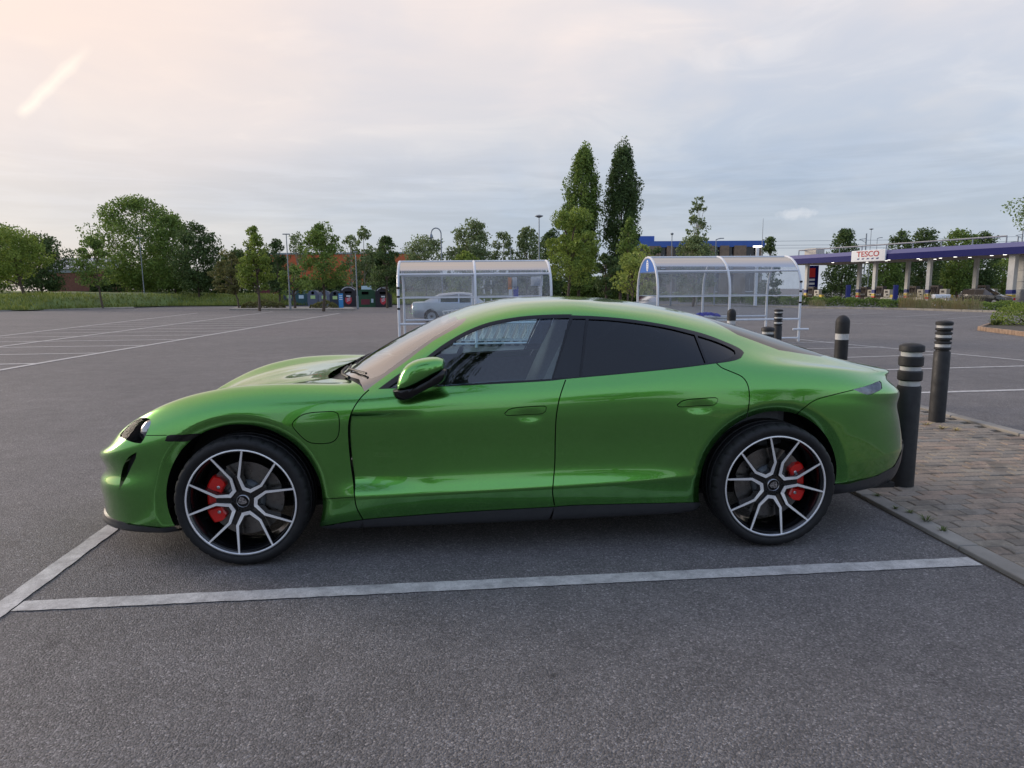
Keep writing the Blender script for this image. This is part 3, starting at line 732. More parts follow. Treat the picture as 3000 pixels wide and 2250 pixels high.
uv_line([(2.22, JK[9]-4.), (2.35, JK[9]-7.), (2.42, JK[9]-8.)], .3)
HOODP = np.array([[i_at(x, int(j)), j] for x, j in ((-.90, JK[9]-1.), (-1.2, JK[9]-2.), (-1.6, JK[9]-3.5), (-1.95, JK[9]-3.), (-2.16, JK[9]+0.), (-2.215, JK[10]), (-2.225, JK[11]), (-2.23, jc+2.), (-1.125, jc+3.))])
REG.append(('bonnet', np.array(list(HOODP)+[cowl_f[0]])))
DF, DM, DR = (smooth_poly(q) for q in (DOOR_F, DOOR_M, DOOR_R))
# doors: between the shut lines, from the sill to the window frame
top_f = smooth_poly([Z1(1622, 570), Z2(450, 640), Z2(900, 630), Z2(1400, 610), Z2(1611, 600)])
df_ij = to_ij(DF); dm_ij = to_ij(DM); dr_ij = to_ij(DR)
REG.append(('door_front', np.array(df_ij+[[df_ij[-1][0], 0.], [dm_ij[-1][0], 0.]]+dm_ij[::-1]+[[dm_ij[0][0], dm_ij[0][1]+2.]]+[[df_ij[0][0]+10, df_ij[0][1]+1.5]])))
arc = []
for a in np.linspace(R(150), R(215), 30):
    q = side_ij(HUBX+(RARCH-.02)*math.cos(a), HUBZ+(RARCH-.02)*math.sin(a))
    if q is not None: arc.append(q)
REG.append(('door_rear', np.array(dm_ij+[[dm_ij[-1][0], 0.], [arc[-1][0], 0.]]+arc[::-1]+dr_ij[::-1]+[[dr_ij[0][0], dr_ij[0][1]+1.], [dm_ij[0][0], dm_ij[0][1]+2.]])))
br = to_ij(smooth_poly(BUMP_R))
REG.append(('rear_bumper', np.array([[br[0][0]-6, br[0][1]-6], [i_at(1.6, 10), 0.]]+[[NU+2., -3.], [NU+2., JK[8]-1.], [br[-1][0]+14, JK[8]-1.]]+br[::-1])))
fb = to_ij(smooth_poly([Zn(622, 378), Zn(740, 378), Zn(862, 376), Zn(1000, 375)]))
REG.append(('front_bumper', np.array([[-3., -6.], [-3., JK[8]+0.], [i_at(-2.13, JK[8]), JK[8]-1.]]+fb+[[fb[-1][0]+6, -6.]])))

# ---- door hollow behind the front wheel (the air outlet)
SD = S0.copy()
xd, zd = S0[..., 0], S0[..., 2]
def sstep(a, b, x): t = np.clip((x-a)/(b-a), 0, 1); return t*t*(3-2*t)
xe = np.interp(zd, [.2, .45, .8, .9], [-.80, -.845, -.885, -.80])
fx = 1-sstep(0, .42, xd-xe)
fz = sstep(.365, .455, zd)*(1-sstep(.795, .812, zd-.012*(xd+.85)))
SD[..., 1] -= .034*fx*fz*(S0[..., 1] > .8)
for q_ in (px_ij(*Z2(1385, 850)), px_ij(*Z3(955, 795))):
    c_ = bil(S0, np.array([q_]))[0]
    e_ = np.clip(1-((xd-c_[0])/.085)**2-((zd-c_[2])/.034)**2, 0, 1)
    SD[..., 1] -= .006*e_**1.2*(S0[..., 1] > .8)
NORM = {'a': grid_normals(S0), 'b': grid_normals(SD)}

# ---- triangulate the whole half body once, conforming to every outline
def pip(P, poly):
    x, y = P[:, 0], P[:, 1]; inside = np.zeros(len(P), bool)
    bb = (x >= poly[:, 0].min()) & (x <= poly[:, 0].max()) & (y >= poly[:, 1].min()) & (y <= poly[:, 1].max())
    if not bb.any(): return inside
    xs, ys = x[bb], y[bb]; r = np.zeros(bb.sum(), bool); n = len(poly)
    for k in range(n):
        x1, y1 = poly[k]; x2, y2 = poly[(k+1) % n]
        if y1 == y2: continue
        c = ((ys > min(y1, y2)) & (ys <= max(y1, y2))) & (xs < (ys-y1)/(y2-y1)*(x2-x1)+x1)
        r ^= c
    inside[bb] = r; return inside
def triangulate():
    pts = [Vector((i, j)) for i in range(NU) for j in range(NV)]; edges = []
    for name, poly in REG:
        k = len(pts); n = len(poly)
        poly = np.clip(poly, [0, 0], [NU-1, NV-1])
        pts += [Vector(p) for p in poly]; edges += [(k+q, k+(q+1) % n) for q in range(n)]
    v, e, f, *_ = geometry.delaunay_2d_cdt(pts, edges, [], 0, 1e-4)
    V = np.array([tuple(p) for p in v]); F = [t for t in f if len(t) == 3]
    return V, np.array(F)
UVV, UVF = triangulate()
cen = UVV[UVF].mean(1)
lab = np.full(len(UVF), 'body_shell', dtype=object); done = np.zeros(len(UVF), bool)
for name, poly in REG:
    q = pip(cen, poly) & ~done; lab[q] = name; done |= q

# ---- materials of the car
def paint():
    m, T = mat('green_paint')
    g = T.add('ShaderNodeNewGeometry').outputs['Position']
    fl_ = T.voro(g, 1600, out=1)
    sp = T.add('ShaderNodeSeparateXYZ', inp={0: fl_}).outputs[0]
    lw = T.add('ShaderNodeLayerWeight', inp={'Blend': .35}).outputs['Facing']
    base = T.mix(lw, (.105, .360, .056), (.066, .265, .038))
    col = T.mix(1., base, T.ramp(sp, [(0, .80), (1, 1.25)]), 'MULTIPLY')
    p = T.add('ShaderNodeBsdfPrincipled', inp={'Base Color': col, 'Metallic': .94, 'Roughness': .21, 'Coat Weight': 1., 'Coat Roughness': .012, 'Coat IOR': 1.65})
    T.l.new(p.outputs[0], T.out.inputs[0])
paint()
pbr('gloss_black', (.004, .004, .005), .22, spec=.4)
pbr('matt_black', (.012, .012, .013), .55, spec=.35)
pbr('trim_grey', (.030, .031, .034), .42, var=.1, vscale=30)
pbr('gap_black', (.003, .003, .003), .9, spec=.05)
glass('side_glass', (.74, .90, .93), 1.0, 1.5)
glass('dark_glass', (.030, .040, .060), 1.0, 1.52, sheet_=False)
glass('screen_glass', (.62, .70, .68), 1.0, 2.8)
pbr('interior', (.10, .108, .122), .75, var=.12, vscale=40)
pbr('seat_leather', (.28, .30, .33), .5, var=.1, vscale=60, bump=.12, bscale=400)
pbr('lamp_lens', (.30, .31, .33), .06, metal=.9, coat=1.)
glass('lamp_cover', (.85, .88, .9), .14, 1.2, sheet_=False)
pbr('tail_lens', (.36, .37, .41), .12, coat=1., var=.3, vscale=25)
car = empty('sports_car', (0, 0, 0), 0, 'metallic green four-door sports saloon parked in the marked bay', 'car')

def region_mesh(name, regs, material, both=True, side=-1, grid=None, nor='a', off=0., parent=None, mask=None):
    sel = np.isin(lab, regs)
    if mask is not None: sel &= mask
    F = UVF[sel]
    if not len(F): return None
    used, inv = np.unique(F, return_inverse=True); F = inv.reshape(-1, 3); ij = UVV[used]
    G = S0 if grid is None else grid
    P = bil(G, ij)*np.array([1, -1, 1.]); N = bil(NORM[nor], ij); N /= np.maximum(np.linalg.norm(N, axis=1, keepdims=True), 1e-9)
    P = P+N*off
    # orientation
    a, b, c = P[F[:, 0]], P[F[:, 1]], P[F[:, 2]]
    fn = np.cross(b-a, c-a); ar = np.linalg.norm(fn, axis=1)
    F = F[ar > 1e-10]; fn = fn[ar > 1e-10]
    flip = (fn*N[F[:, 0]]).sum(1) < 0; F[flip] = F[flip][:, ::-1]
    mir = np.array([1, -1, 1.])
    if both:
        mid = ij[:, 1] > NV-1.001
        end = (ij[:, 0] < .001) | (ij[:, 0] > NU-1.001)
        n = len(P); idx = np.arange(n)+n
        cl = np.abs(P[:, 1]) < 1e-6
        idx[cl] = np.arange(n)[cl]
        P2_ = np.concatenate([P, P*mir]); N2 = np.concatenate([N, N*mir]); F2 = np.concatenate([F, idx[F[:, ::-1]]])
        P, N, F = P2_, N2, F2
    elif side > 0:
        P = P*mir; N = N*mir; F = F[:, ::-1]
    me = bpy.data.meshes.new(name)
    me.from_pydata([tuple(p) for p in P], [], [tuple(map(int, t)) for t in F])
    me.materials.append(MAT[material]); me.shade_smooth()
    me.normals_split_custom_set_from_vertices([tuple(p) for p in N])
    o = bpy.data.objects.new(name, me); link(o, parent if parent is not None else car)
    return o
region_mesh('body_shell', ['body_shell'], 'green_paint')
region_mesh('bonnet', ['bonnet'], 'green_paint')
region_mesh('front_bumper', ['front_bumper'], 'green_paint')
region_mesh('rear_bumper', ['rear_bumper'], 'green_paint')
region_mesh('windscreen', ['windscreen'], 'screen_glass')
pbr('frit', (.006, .006, .007), .03, spec=1., coat=1.); MAT['frit'].node_tree.nodes['Principled BSDF'].inputs['Coat IOR'].default_value = 2.4
region_mesh('screen_border', ['screen_border'], 'frit')
region_mesh('rear_window', ['rear_window'], 'dark_glass')
region_mesh('front_lip', ['front_lip'], 'trim_grey', off=.008)
region_mesh('rear_diffuser', ['rear_diffuser'], 'trim_grey', off=.004)
region_mesh('cowl', ['cowl'], 'matt_black', off=-.035)
SHL = ['shut_line#%d' % q for q in range(1, SHN[0]+1)]
for q in SHL:
    for s in (-1, 1): region_mesh('shut_line', [q], 'gap_black', False, s, off=-.006)
for s in (-1, 1):
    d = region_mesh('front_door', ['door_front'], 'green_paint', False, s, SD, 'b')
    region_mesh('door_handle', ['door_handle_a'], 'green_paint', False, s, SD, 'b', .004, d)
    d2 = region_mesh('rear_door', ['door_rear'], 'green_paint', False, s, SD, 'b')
    region_mesh('door_handle', ['door_handle_b'], 'green_paint', False, s, SD, 'b', .004, d2)
    region_mesh('charging_flap', ['charging_flap'], 'green_paint', False, s)
    region_mesh('side_window', ['glass_front'], 'side_glass', False, s, off=-.006)
    region_mesh('rear_side_window', ['glass_rear'], 'dark_glass', False, s, off=-.006)
    region_mesh('quarter_window', ['glass_quarter'], 'dark_glass', False, s, off=-.006)
    region_mesh('pillar_trim', ['pillar_trim'], 'dark_glass', False, s, off=-.005)
    region_mesh('window_frame', ['window_frame'], 'gloss_black', False, s, off=.001)
    region_mesh('sill', ['sill'], 'trim_grey', False, s, off=.004)
    region_mesh('side_marker', ['side_marker'], 'gloss_black', False, s, off=.002)
    region_mesh('air_curtain', ['air_curtain'], 'matt_black', False, s, off=-.03)
    region_mesh('tail_lamp', ['tail_lamp'], 'tail_lens', False, s, off=-.004)
    region_mesh('headlight', ['headlight'], 'gap_black', False, s, off=-.03)
# ---- linings, floor, wheel wells
jj = cen[:, 1]; xx = bil(S0, cen)[:, 0]
region_mesh('headliner', ['body_shell'], 'interior', off=-.03, mask=(jj > JK[8]+1) & (xx > -.75) & (xx < 1.6))
for s in (-1, 1):
    region_mesh('door_card', ['door_front', 'door_rear', 'door_handle_a', 'door_handle_b']+SHL, 'interior', False, s, off=-.075, mask=(jj > JK[3]) & (xx > -.80) & (xx < 1.15) & (jj < JK[8]))
fp = MB(); fp.box((0, 0, .17), (1.95, 1.58, .03)); fp.box((0, 0, .19), (4.2, .95, .03)); fp.box((-2.0, 0, .185), (.35, 1.5, .03)); fp.box((2.1, 0, .26), (.42, 1.4, .03)); fp.build('underfloor', 'matt_black', car)
for hx in (-HUBX, HUBX):
    for s in (-1, 1):
        b = MB(); r = RARCH+.025; A = np.linspace(R(-9), R(189), 40)
        for a0, a1 in zip(A[:-1], A[1:]):
            def wout(a):
                q_ = side_ij(hx+r*math.cos(a), HUBZ+r*math.sin(a)); return .86 if q_ is None else bil(S0, np.array([q_]))[0][1]-.03
            p = lambda a, y: (hx+r*math.cos(a), s*(min(.90, wout(a)) if y > .9 else y), HUBZ+r*math.sin(a))
            b.quad(p(a0, .94), p(a1, .94), p(a1, .52), p(a0, .52))
        b.v += [(hx, s*.52, HUBZ)]; k = len(b.v)-1
        for q in range(0, k, 4): b.f.append([k, q+2, q+3])
        b.build('wheel_arch_liner', 'matt_black', car, fix=False)
# ---- cabin
ib = MB()
ib.prism([(-1.02, .60), (-1.02, .90), (-.80, .955), (-.62, .95), (-.50, .90), (-.48, .78), (-.60, .60)], -.80, .80, 'y')
ib.build('dashboard', 'interior', car)
ib = MB(); ib.box((.25, 0, .50), (1.5, .24, .34), bev=.04); ib.build('centre_console', 'interior', car)
ib = MB(); ib.box((1.35, 0, .72), (.5, 1.5, .40), bev=.06); ib.box((1.55, 0, .95), (.5, 1.4, .1), bev=.03); ib.build('parcel_shelf', 'interior', car)
sw = MB(); c_ = Vector((-.36, .38, .86))
ring = [c_+Vector((.075*math.sin(t), .185*math.cos(t), .17*math.sin(t))) for t in np.linspace(0, 2*math.pi, 28, endpoint=False)]
sw.tube(ring, .016, 8, closed=True); sw.tube([c_+Vector((-.02, 0, -.04)), c_+Vector((-.25, 0, -.10))], .04, 10); sw.box((c_.x, c_.y, c_.z), (.04, .30, .045), bev=.01)
sw.build('steering_wheel', 'interior', car, smooth=True)
def loft(rings, n=20):
    """rings: list of (centre, half axes a, b, exponent, axis a, axis b) -> verts, faces"""
    v = []; f = []
    for c, a, b, e, ua, ub in rings:
        for j in range(n):
            t = 2*math.pi*j/n; ct, st_ = math.cos(t), math.sin(t)
            p = Vector(c)+Vector(ua)*(a*math.copysign(abs(ct)**e, ct))+Vector(ub)*(b*math.copysign(abs(st_)**e, st_)); v.append(tuple(p))
    for i in range(len(rings)-1):
        for j in range(n): f.append([i*n+j, i*n+(j+1) % n, (i+1)*n+(j+1) % n, (i+1)*n+j])
    f.append(list(range(n))[::-1]); f.append([(len(rings)-1)*n+j for j in range(n)])
    return v, f
def lofted(name, rings, material, parent, n=20, sub=1):
    v, f = loft(rings, n); b = MB(); b.v = v; b.f = f; o = b.build(name, material, parent, smooth=True, angle=60)
    if sub:
        md = o.modifiers.new('s', 'SUBSURF'); md.levels = sub; md.render_levels = sub
    return o
def seat(x, y, k=1.0):
    Y = (0, 1, 0)
    def ax(ang): return (math.cos(ang), 0, math.sin(ang))
    o = lofted('seat_cushion', [((x-.40, y, .52), .05, .20, .5, (0, 0, 1), Y), ((x-.30, y, .53), .085, .25, .5, (0, 0, 1), Y), ((x, y, .50), .085, .26, .5, (0, 0, 1), Y), ((x+.12, y, .49), .07, .24, .5, (0, 0, 1), Y)], 'seat_leather', car)
    d = Vector((.36, 0, .93)).normalized(); nrm = (d.z, 0, -d.x); base = Vector((x+.06, y, .50)); rings = []
    for t, a, b in ((0, .07, .22), (.12, .10, .26), (.30, .095, .265), (.45, .085, .255), (.56, .08, .20), (.63, .075, .135), (.72, .07, .13), (.79, .05, .11), (.81, .02, .07)):
        rings.append((base+d*t*k, a, b, .6, nrm, Y))
    lofted('seat_back', rings, 'seat_leather', car)
seat(.12, -.38); seat(.12, .38)
seat(1.05, -.36, .72); seat(1.05, .36, .72)

# ---- wheels
pbr('rubber', (.010, .010, .011), .62, spec=.35, var=.15, vscale=18)
pbr('rim_black', (.006, .006, .007), .15, coat=.5)
m_, T_ = mat('machined')
_p = T_.add('ShaderNodeBsdfPrincipled', inp={'Base Color': (.86, .86, .87, 1), 'Metallic': .55, 'Roughness': .36}); T_.l.new(_p.outputs[0], T_.out.inputs[0])
pbr('disc_steel', (.17, .165, .16), .35, metal=1., var=.12, vscale=30)
pbr('disc_hat', (.16, .18, .20), .45, metal=.8)
pbr('caliper_red', (.55, .008, .006), .3, coat=.5)
pbr('bolt', (.5, .5, .52), .3, metal=1.)
RW = .2875
def wheel_meshes():
    out = {}
    # tyre with cut shoulders
    prof = [(.268, -.100), (.281, -.113), (.2895, -.1215), (.293, -.1235), (.296, -.1215), (.300, -.1255), (.315, -.1300), (.330, -.1275), (.340, -.1195), (.3465, -.108), (.3500, -.094), (.3515, -.078), (.3515, -.068), (.3440, -.066), (.3440, -.056), (.3520, -.054), (.3520, -.012), (.3450, -.010), (.3450, .004), (.3520, .006), (.3520, .05), (.3440, .052), (.3440, .062), (.3515, .064), (.350, .095), (.343, .112), (.325, .127), (.295, .120), (.270, .10)]
    b = MB(); n = 192; b.lathe(prof, n, axis='y', cap=False)
    V = np.array(b.v)
    for i in range(8, 13):
        for j in range(n):
            if (j % 6) < 1:
                q = i*n+j; rr = math.hypot(V[q, 0], V[q, 2]); s = 1-.0055/rr; V[q, 0] *= s; V[q, 2] *= s
    b.v = [tuple(p) for p in V]; out['tyre'] = (b, 'rubber', True)
    b = MB()          # sidewall ribs
    for j in range(60):
        a = 2*math.pi*j/60
        if (j//10) % 3 == 1: continue
    b = MB(); b.lathe([(.284, -.1125), (.279, -.1145), (.274, -.108), (.266, -.095), (.258, -.06), (.248, .02), (.246, .06), (.262, .10), (.272, .112), (.275, .10)], 96, axis='y', cap=False); out['barrel'] = (b, 'rim_black', True)
    b = MB(); b.lathe([(.2795, -.1100), (.2795, -.1195), (.2815, -.1212), (.2862, -.1212), (.2885, -.1195), (.2885, -.1100)], 96, axis='y', cap=False); out['rim_ring'] = (b, 'machined', True)
    return out
def yv(r): return -.1165+.034*(1-r)**1.3          # face of the spokes, dished towards the hub
def vpath(ph):
    pol = [(-18.8, .985), (-27., .470), (-15., .245), (15., .245), (27., .470), (18.8, .985)]
    return [(math.sin(R(ph+a))*r*RW, math.cos(R(ph+a))*r*RW, r) for a, r in pol]
WID = [.0088, .0138, .0178, .0178, .0138, .0088]
def ribbon(b, ph, grow, y0, y1):
    P = vpath(ph); n = len(P); L = []; Rr = []
    for i, (x, z, r) in enumerate(P):
        a = P[max(i-1, 0)]; c = P[min(i+1, n-1)]
        t1 = Vector((x-a[0], z-a[1])); t2 = Vector((c[0]-x, c[1]-z))
        if i == 0: t1 = t2
        if i == n-1: t2 = t1
        n1 = Vector((-t1.y, t1.x)).normalized(); n2 = Vector((-t2.y, t2.x)).normalized(); m_ = (n1+n2); m_.normalize()
        h = WID[i]/2*RW/.2875*grow/max(m_.dot(n1), .4)
        L.append((x+m_.x*h, z+m_.y*h)); Rr.append((x-m_.x*h, z-m_.y*h))
    k = len(b.v)
    for (l, q, p) in zip(L, Rr, P):
        y = yv(p[2])
        b.v += [(l[0], y+y0, l[1]), (q[0], y+y0, q[1]), (q[0], y+y1, q[1]), (l[0], y+y1, l[1])]
    for i in range(n-1):
        for j in range(4): b.f.append([k+4*i+j, k+4*i+(j+1) % 4, k+4*i+4+(j+1) % 4, k+4*i+4+j])
    b.f.append([k, k+1, k+2, k+3]); b.f.append([k+4*n-4, k+4*n-3, k+4*n-2, k+4*n-1])
WM = wheel_meshes()
_cache = {}
def add_mesh(name, b, material, parent, smooth=True, angle=30):
    return b.build(name, material, parent, smooth=smooth, angle=angle)
def make_wheel(hx, s, ph, cal):
    w = bpy.data.objects.new('wheel', None); w.empty_display_size = .1; link(w, car); w.location = (hx, s*.83, HUBZ)
    flip = s > 0
    def add(name, b, material, smooth=True, angle=30):
        bb = MB(); bb.v = [(x, -y if flip else y, z) for x, y, z in b.v]; bb.f = b.f
        return bb.build(name, material, w, smooth=smooth, angle=angle)
    for nm in ('tyre', 'barrel', 'rim_ring'): add(nm, *WM[nm][:2], angle=40)
    for q in range(5):
        b = MB(); ribbon(b, ph+72*q, 1.45, .0012, .046); add('spoke', b, 'rim_black', False)
        b = MB(); ribbon(b, ph+72*q, 1.0, -.0018, .003); add('spoke_face', b, 'machined', False)
        # solid web between two spokes
        A = vpath(ph+72*q); B = vpath(ph+72*(q+1)); b = MB()
        poly = [A[2], A[3], A[4], ((A[4][0]+B[1][0])*.515, (A[4][1]+B[1][1])*.515, .5), B[1], B[2]]
        k = len(b.v)
        for dy in (.010, .045):
            for x, z, r in poly: b.v.append((x, yv(r)+dy, z))
        n = len(poly); b.f.append([k+i for i in range(n)]); b.f.append([k+n+i for i in range(n)][::-1])
        for i in range(n): b.f.append([k+i, k+n+i, k+n+(i+1) % n, k+(i+1) % n])
        add('web', b, 'rim_black', False)
        a = R(ph+36+72*q); b = MB(); b.lathe([(.0115, -.062), (.0115, -.083), (.009, -.0865), (.006, -.086), (.006, -.078)], 12, (math.sin(a)*.052, 0, math.cos(a)*.052), 'y'); add('wheel_bolt', b, 'matt_black')
    b = MB(); b.lathe([(.03, -.02), (.072, -.03), (.072, -.070), (.060, -.080), (.040, -.082)], 40, axis='y'); add('hub', b, 'rim_black')
    b = MB(); b.lathe([(.0345, -.06), (.0345, -.0905), (.0320, -.0930), (.0308, -.0915), (.0308, -.088)], 40, axis='y', cap=False); add('cap_ring', b, 'bolt')
    b = MB(); b.lathe([(.031, -.07), (.031, -.0885), (.02, -.0895)], 32, axis='y'); add('hub_cap', b, 'gloss_black')
    # crest on the cap: a quartered shield
    sh = [(-.017, .019), (0, .022), (.017, .019), (.018, .004), (.012, -.012), (0, -.022), (-.012, -.012), (-.018, .004)]
    ca, sa = math.cos(R(ph*3)), math.sin(R(ph*3)); rt = lambda x, z: (x*ca-z*sa, x*sa+z*ca)
    b = MB(); b.prism([rt(*p) for p in sh], -.0895, -.0912, 'y'); crest = add('crest', b, 'bolt', False)
    for x0, x1, z0, z1 in ((-.014, -.011, .004, .016), (-.008, -.005, .004, .018), (.011, .014, -.008, .001), (.005, .008, -.013, .001), (.003, .014, .006, .0085), (.003, .014, .012, .0145), (-.012, -.003, -.004, -.0015), (-.009, -.003, -.011, -.0085), (-.004, .004, .004, .006)):
        b = MB(); b.prism([rt(x0, z0), rt(x1, z0), rt(x1, z1), rt(x0, z1)], -.0912, -.0918, 'y'); o = add('crest_mark', b, 'gloss_black', False)
    # brake
    b = MB(); b.lathe([(.105, -.012), (.105, -.030), (.200, -.030), (.200, .000), (.105, .000)], 64, axis='y', cap=False); add('brake_disc', b, 'disc_steel', True)
    b = MB(); b.lathe([(.06, -.055), (.094, -.052), (.104, -.040), (.104, -.012)], 48, axis='y'); add('disc_hat', b, 'disc_hat', True)
    c0, half = cal; b = MB(); A = np.linspace(c0-half, c0+half, 18); k = len(b.v)
    for a in A:
        e = min(1., (half-abs(a-c0))/9+.45); ro = .150+.056*e; ri = .150-.028*e
        q = abs(a-c0)/half
        if q < .28: ri += .012; ro -= .006
        ca, sa = math.sin(R(a)), math.cos(R(a))
        yo = -.068 if q > .30 else -.050
        for r, y in ((ri, -.02), (ri, yo+.006), (ri+.008, yo), (ro-.010, yo), (ro, yo+.008), (ro, -.02)): b.v.append((r*ca, y, r*sa))
    for i in range(len(A)-1):
        for j in range(6): b.f.append([k+6*i+j, k+6*i+(j+1) % 6, k+6*i+6+(j+1) % 6, k+6*i+6+j])
    b.f.append([k+j for j in range(6)]); b.f.append([k+6*(len(A)-1)+j for j in range(6)])
    co = add('caliper', b, 'caliper_red')
    for t in (-.62, .62):
        a = R(c0+half*t); b = MB(); b.lathe([(.009, -.06), (.009, -.071), (.006, -.073)], 12, (math.sin(a)*.148, 0, math.cos(a)*.148), 'y'); add('caliper_bolt', b, 'bolt')
    return w
make_wheel(-HUBX, -1, 23, (272, 44)); make_wheel(HUBX, -1, -27, (88, 38))
make_wheel(-HUBX, 1, 10, (272, 44)); make_wheel(HUBX, 1, 40, (88, 38))

# ---- door mirrors: housing swept through rounded outlines
cap_px = [Zc(302, 1185), Zc(312, 1100), Zc(345, 1000), Zc(420, 915), Zc(520, 868), Zc(640, 845), Zc(740, 842), Zc(808, 862), Zc(828, 910), Zc(818, 955), Zc(690, 1035), Zc(560, 1108), Zc(440, 1168), Zc(350, 1195)]
low_px = [Zc(250, 1208), Zc(300, 1192), Zc(440, 1168), Zc(560, 1108), Zc(690, 1035), Zc(818, 955), Zc(846, 970), Zc(838, 1050), Zc(790, 1110), Zc(640, 1180), Zc(520, 1250), Zc(420, 1300), Zc(340, 1312), Zc(285, 1285)]
def swept(name, px, ys, scs, material, s, parent, shift=None):
    P = smooth_poly(px, True, step=10); Q = np.array([yp(a, b, -1.06) for a, b in P])[:, [0, 2]]; c = Q.mean(0); n = len(Q); b = MB()
    for q, (y, sc) in enumerate(zip(ys, scs)):
        sh_ = (0, 0) if shift is None else shift[q]
        for p in Q: r = c+(p-c)*sc; b.v.append((r[0]+sh_[0], -s*y if s > 0 else y, r[1]+sh_[1]))
    for i in range(len(ys)-1):
        for j in range(n): b.f.append([i*n+j, i*n+(j+1) % n, (i+1)*n+(j+1) % n, (i+1)*n+j])
    b.f.append(list(range(n))[::-1]); b.f.append([(len(ys)-1)*n+j for j in range(n)])
    return b.build(name, material, parent, smooth=True, angle=50)
for s in (-1, 1):
    dm = bpy.data.objects.new('door_mirror', None); link(dm, car)
    swept('mirror_cap', cap_px, [-1.115, -1.112, -1.10, -1.085, -1.06, -1.02, -.97, -.955], [.30, .55, .78, .90, .985, 1.0, .96, .88], 'green_paint', s, dm)
    swept('mirror_base', low_px, [-1.105, -1.10, -1.085, -1.06, -1.0, -.95, -.90], [.45, .70, .88, .97, 1.0, .85, .62], 'gloss_black', s, dm)

# ---- headlights: reflector bulb behind a clear cover
for s in (-1, 1):
    region_mesh('lamp_cover', ['headlight'], 'lamp_cover', False, s, off=.001)
    p = bil(S0, np.array([px_ij(*Zn(606, 300))]))[0]*np.array([1, -1, 1.]); n_ = bil(NORM['a'], np.array([px_ij(*Zn(606, 300))]))[0]
    c = Vector(p-n_*.045)
    me = bmesh.new(); bmesh.ops.create_uvsphere(me, u_segments=24, v_segments=16, radius=1)
    for q in me.verts: q.co = Vector((c.x+q.co.x*.055+q.co.z*.012, (c.y+q.co.y*.05)*(-s), c.z+q.co.z*.068))
    d = bpy.data.meshes.new('reflector'); me.to_mesh(d); me.free(); d.materials.append(MAT['lamp_lens']); d.shade_smooth()
    o = bpy.data.objects.new('reflector', d); link(o, car)
    # strip light under the tail fin and marker glass
    region_mesh('tail_cover', ['tail_lamp'], 'lamp_cover', False, s, off=.003)
# ---- wipers
for px in ([Zn(0, 0)],):
    pass
def wiper(pts, blade):
    b = MB(); b.tube([tuple(p) for p in pts], .009, 8); b.tube([tuple(p) for p in blade], .007, 6); b.build('wiper', 'matt_black', car, smooth=True)
def on_ij(i_x, j, off):
    ij = np.array([[i_at(i_x, j), j]]); p = bil(S0, ij)[0]*np.array([1, -1, 1.]); n = bil(NORM['a'], ij)[0]; return p+n*off
for sg in (-1, 1):
    A = [on_ij(x, j, .012) for x, j in ((-.90, JK[9]+3.), (-.955, JK[10]+0.), (-.99, JK[10]+8.), (-1.0, JK[11]+6.))]
    B = [on_ij(x, j, .014) for x, j in ((-.80, JK[9]+2.), (-.86, JK[9]+8.), (-.935, JK[10]+6.), (-.965, JK[11]+4.))]
    if sg > 0: A = [p*np.array([1, -1, 1]) for p in A]; B = [p*np.array([1, -1, 1]) for p in B]
    wiper(A, B)
# ================================================================ bollards
pbr('bollard_black', (.016, .016, .017), .62, var=.35, vscale=9, bump=.3, bscale=120, spec=.4)
pbr('band_white', (.46, .46, .45), .5, var=.2, vscale=16)
def bollard(p, kind, label, H=1.05, r=.077):
    b0 = empty('bollard', p, 0, label, 'bollard', 'bollards on the paved island')
    n = 32
    if kind == 'dome':
        b = MB(); b.lathe([(r, 0), (r, H-.30)], n); b.build('post', 'bollard_black', b0, smooth=True)
        b = MB(); b.lathe([(r-.001, H-.30), (r-.001, H-.225)], n); b.build('reflective_band', 'band_white', b0, smooth=True)
        b = MB(); b.lathe([(r+.004, H-.225), (r+.005, H-.10)]+[((r+.005)*math.cos(t), H-.09+.09*math.sin(t)) for t in np.linspace(.05, 1.5, 8)], n); b.build('cap', 'bollard_black', b0, smooth=True)
        return b0
    if kind == 'thick': seq = [('cap', .062, r+.003), ('w', .032, r-.011), ('ring', .070, r+.002), ('w', .030, r-.011), ('ring', .072, r+.002), ('w', .036, r-.011)]
    else: seq = [('cap', .050, r+.004), ('w', .027, r-.008), ('ring', .028, r+.002), ('gap', .015, r-.016), ('ring', .028, r+.002), ('w', .029, r-.008), ('ring', .026, r+.002), ('gap', .015, r-.016), ('ring', .026, r+.002), ('w', .032, r-.008), ('ring', .027, r+.001), ('gap', .017, r-.014)]
    z = H
    for t, h, rr in seq:
        b = MB()
        if t == 'cap': b.lathe([(rr-.004, z-h), (rr, z-h+.004), (rr, z-h*.40), (rr*.95, z-h*.30), (rr*.62, z-h*.10), (rr*.2, z-.002), (rr*.05, z)], n); nm, mm = 'cap', 'bollard_black'
        elif t == 'w': b.lathe([(rr, z-h), (rr, z)], n); nm, mm = 'reflective_band', 'band_white'
        elif t == 'gap': b.lathe([(rr, z-h), (rr, z)], n); nm, mm = 'neck', 'bollard_black'
        else: b.lathe([(rr-.006, z-h), (rr, z-h+.008), (rr, z-.008), (rr-.006, z)], n); nm, mm = 'ring', 'bollard_black'
        b.build(nm, mm, b0, smooth=True); z -= h
    b = MB(); b.lathe([(r, 0), (r, z-.01), (r-.006, z)], n); b.build('post', 'bollard_black', b0, smooth=True)
    return b0
g_ = gp(2633, 1428); bollard((g_[0]+.02, g_[1], .015), 'thick', 'nearest black bollard with three white bands, right behind the green car', 1.035)
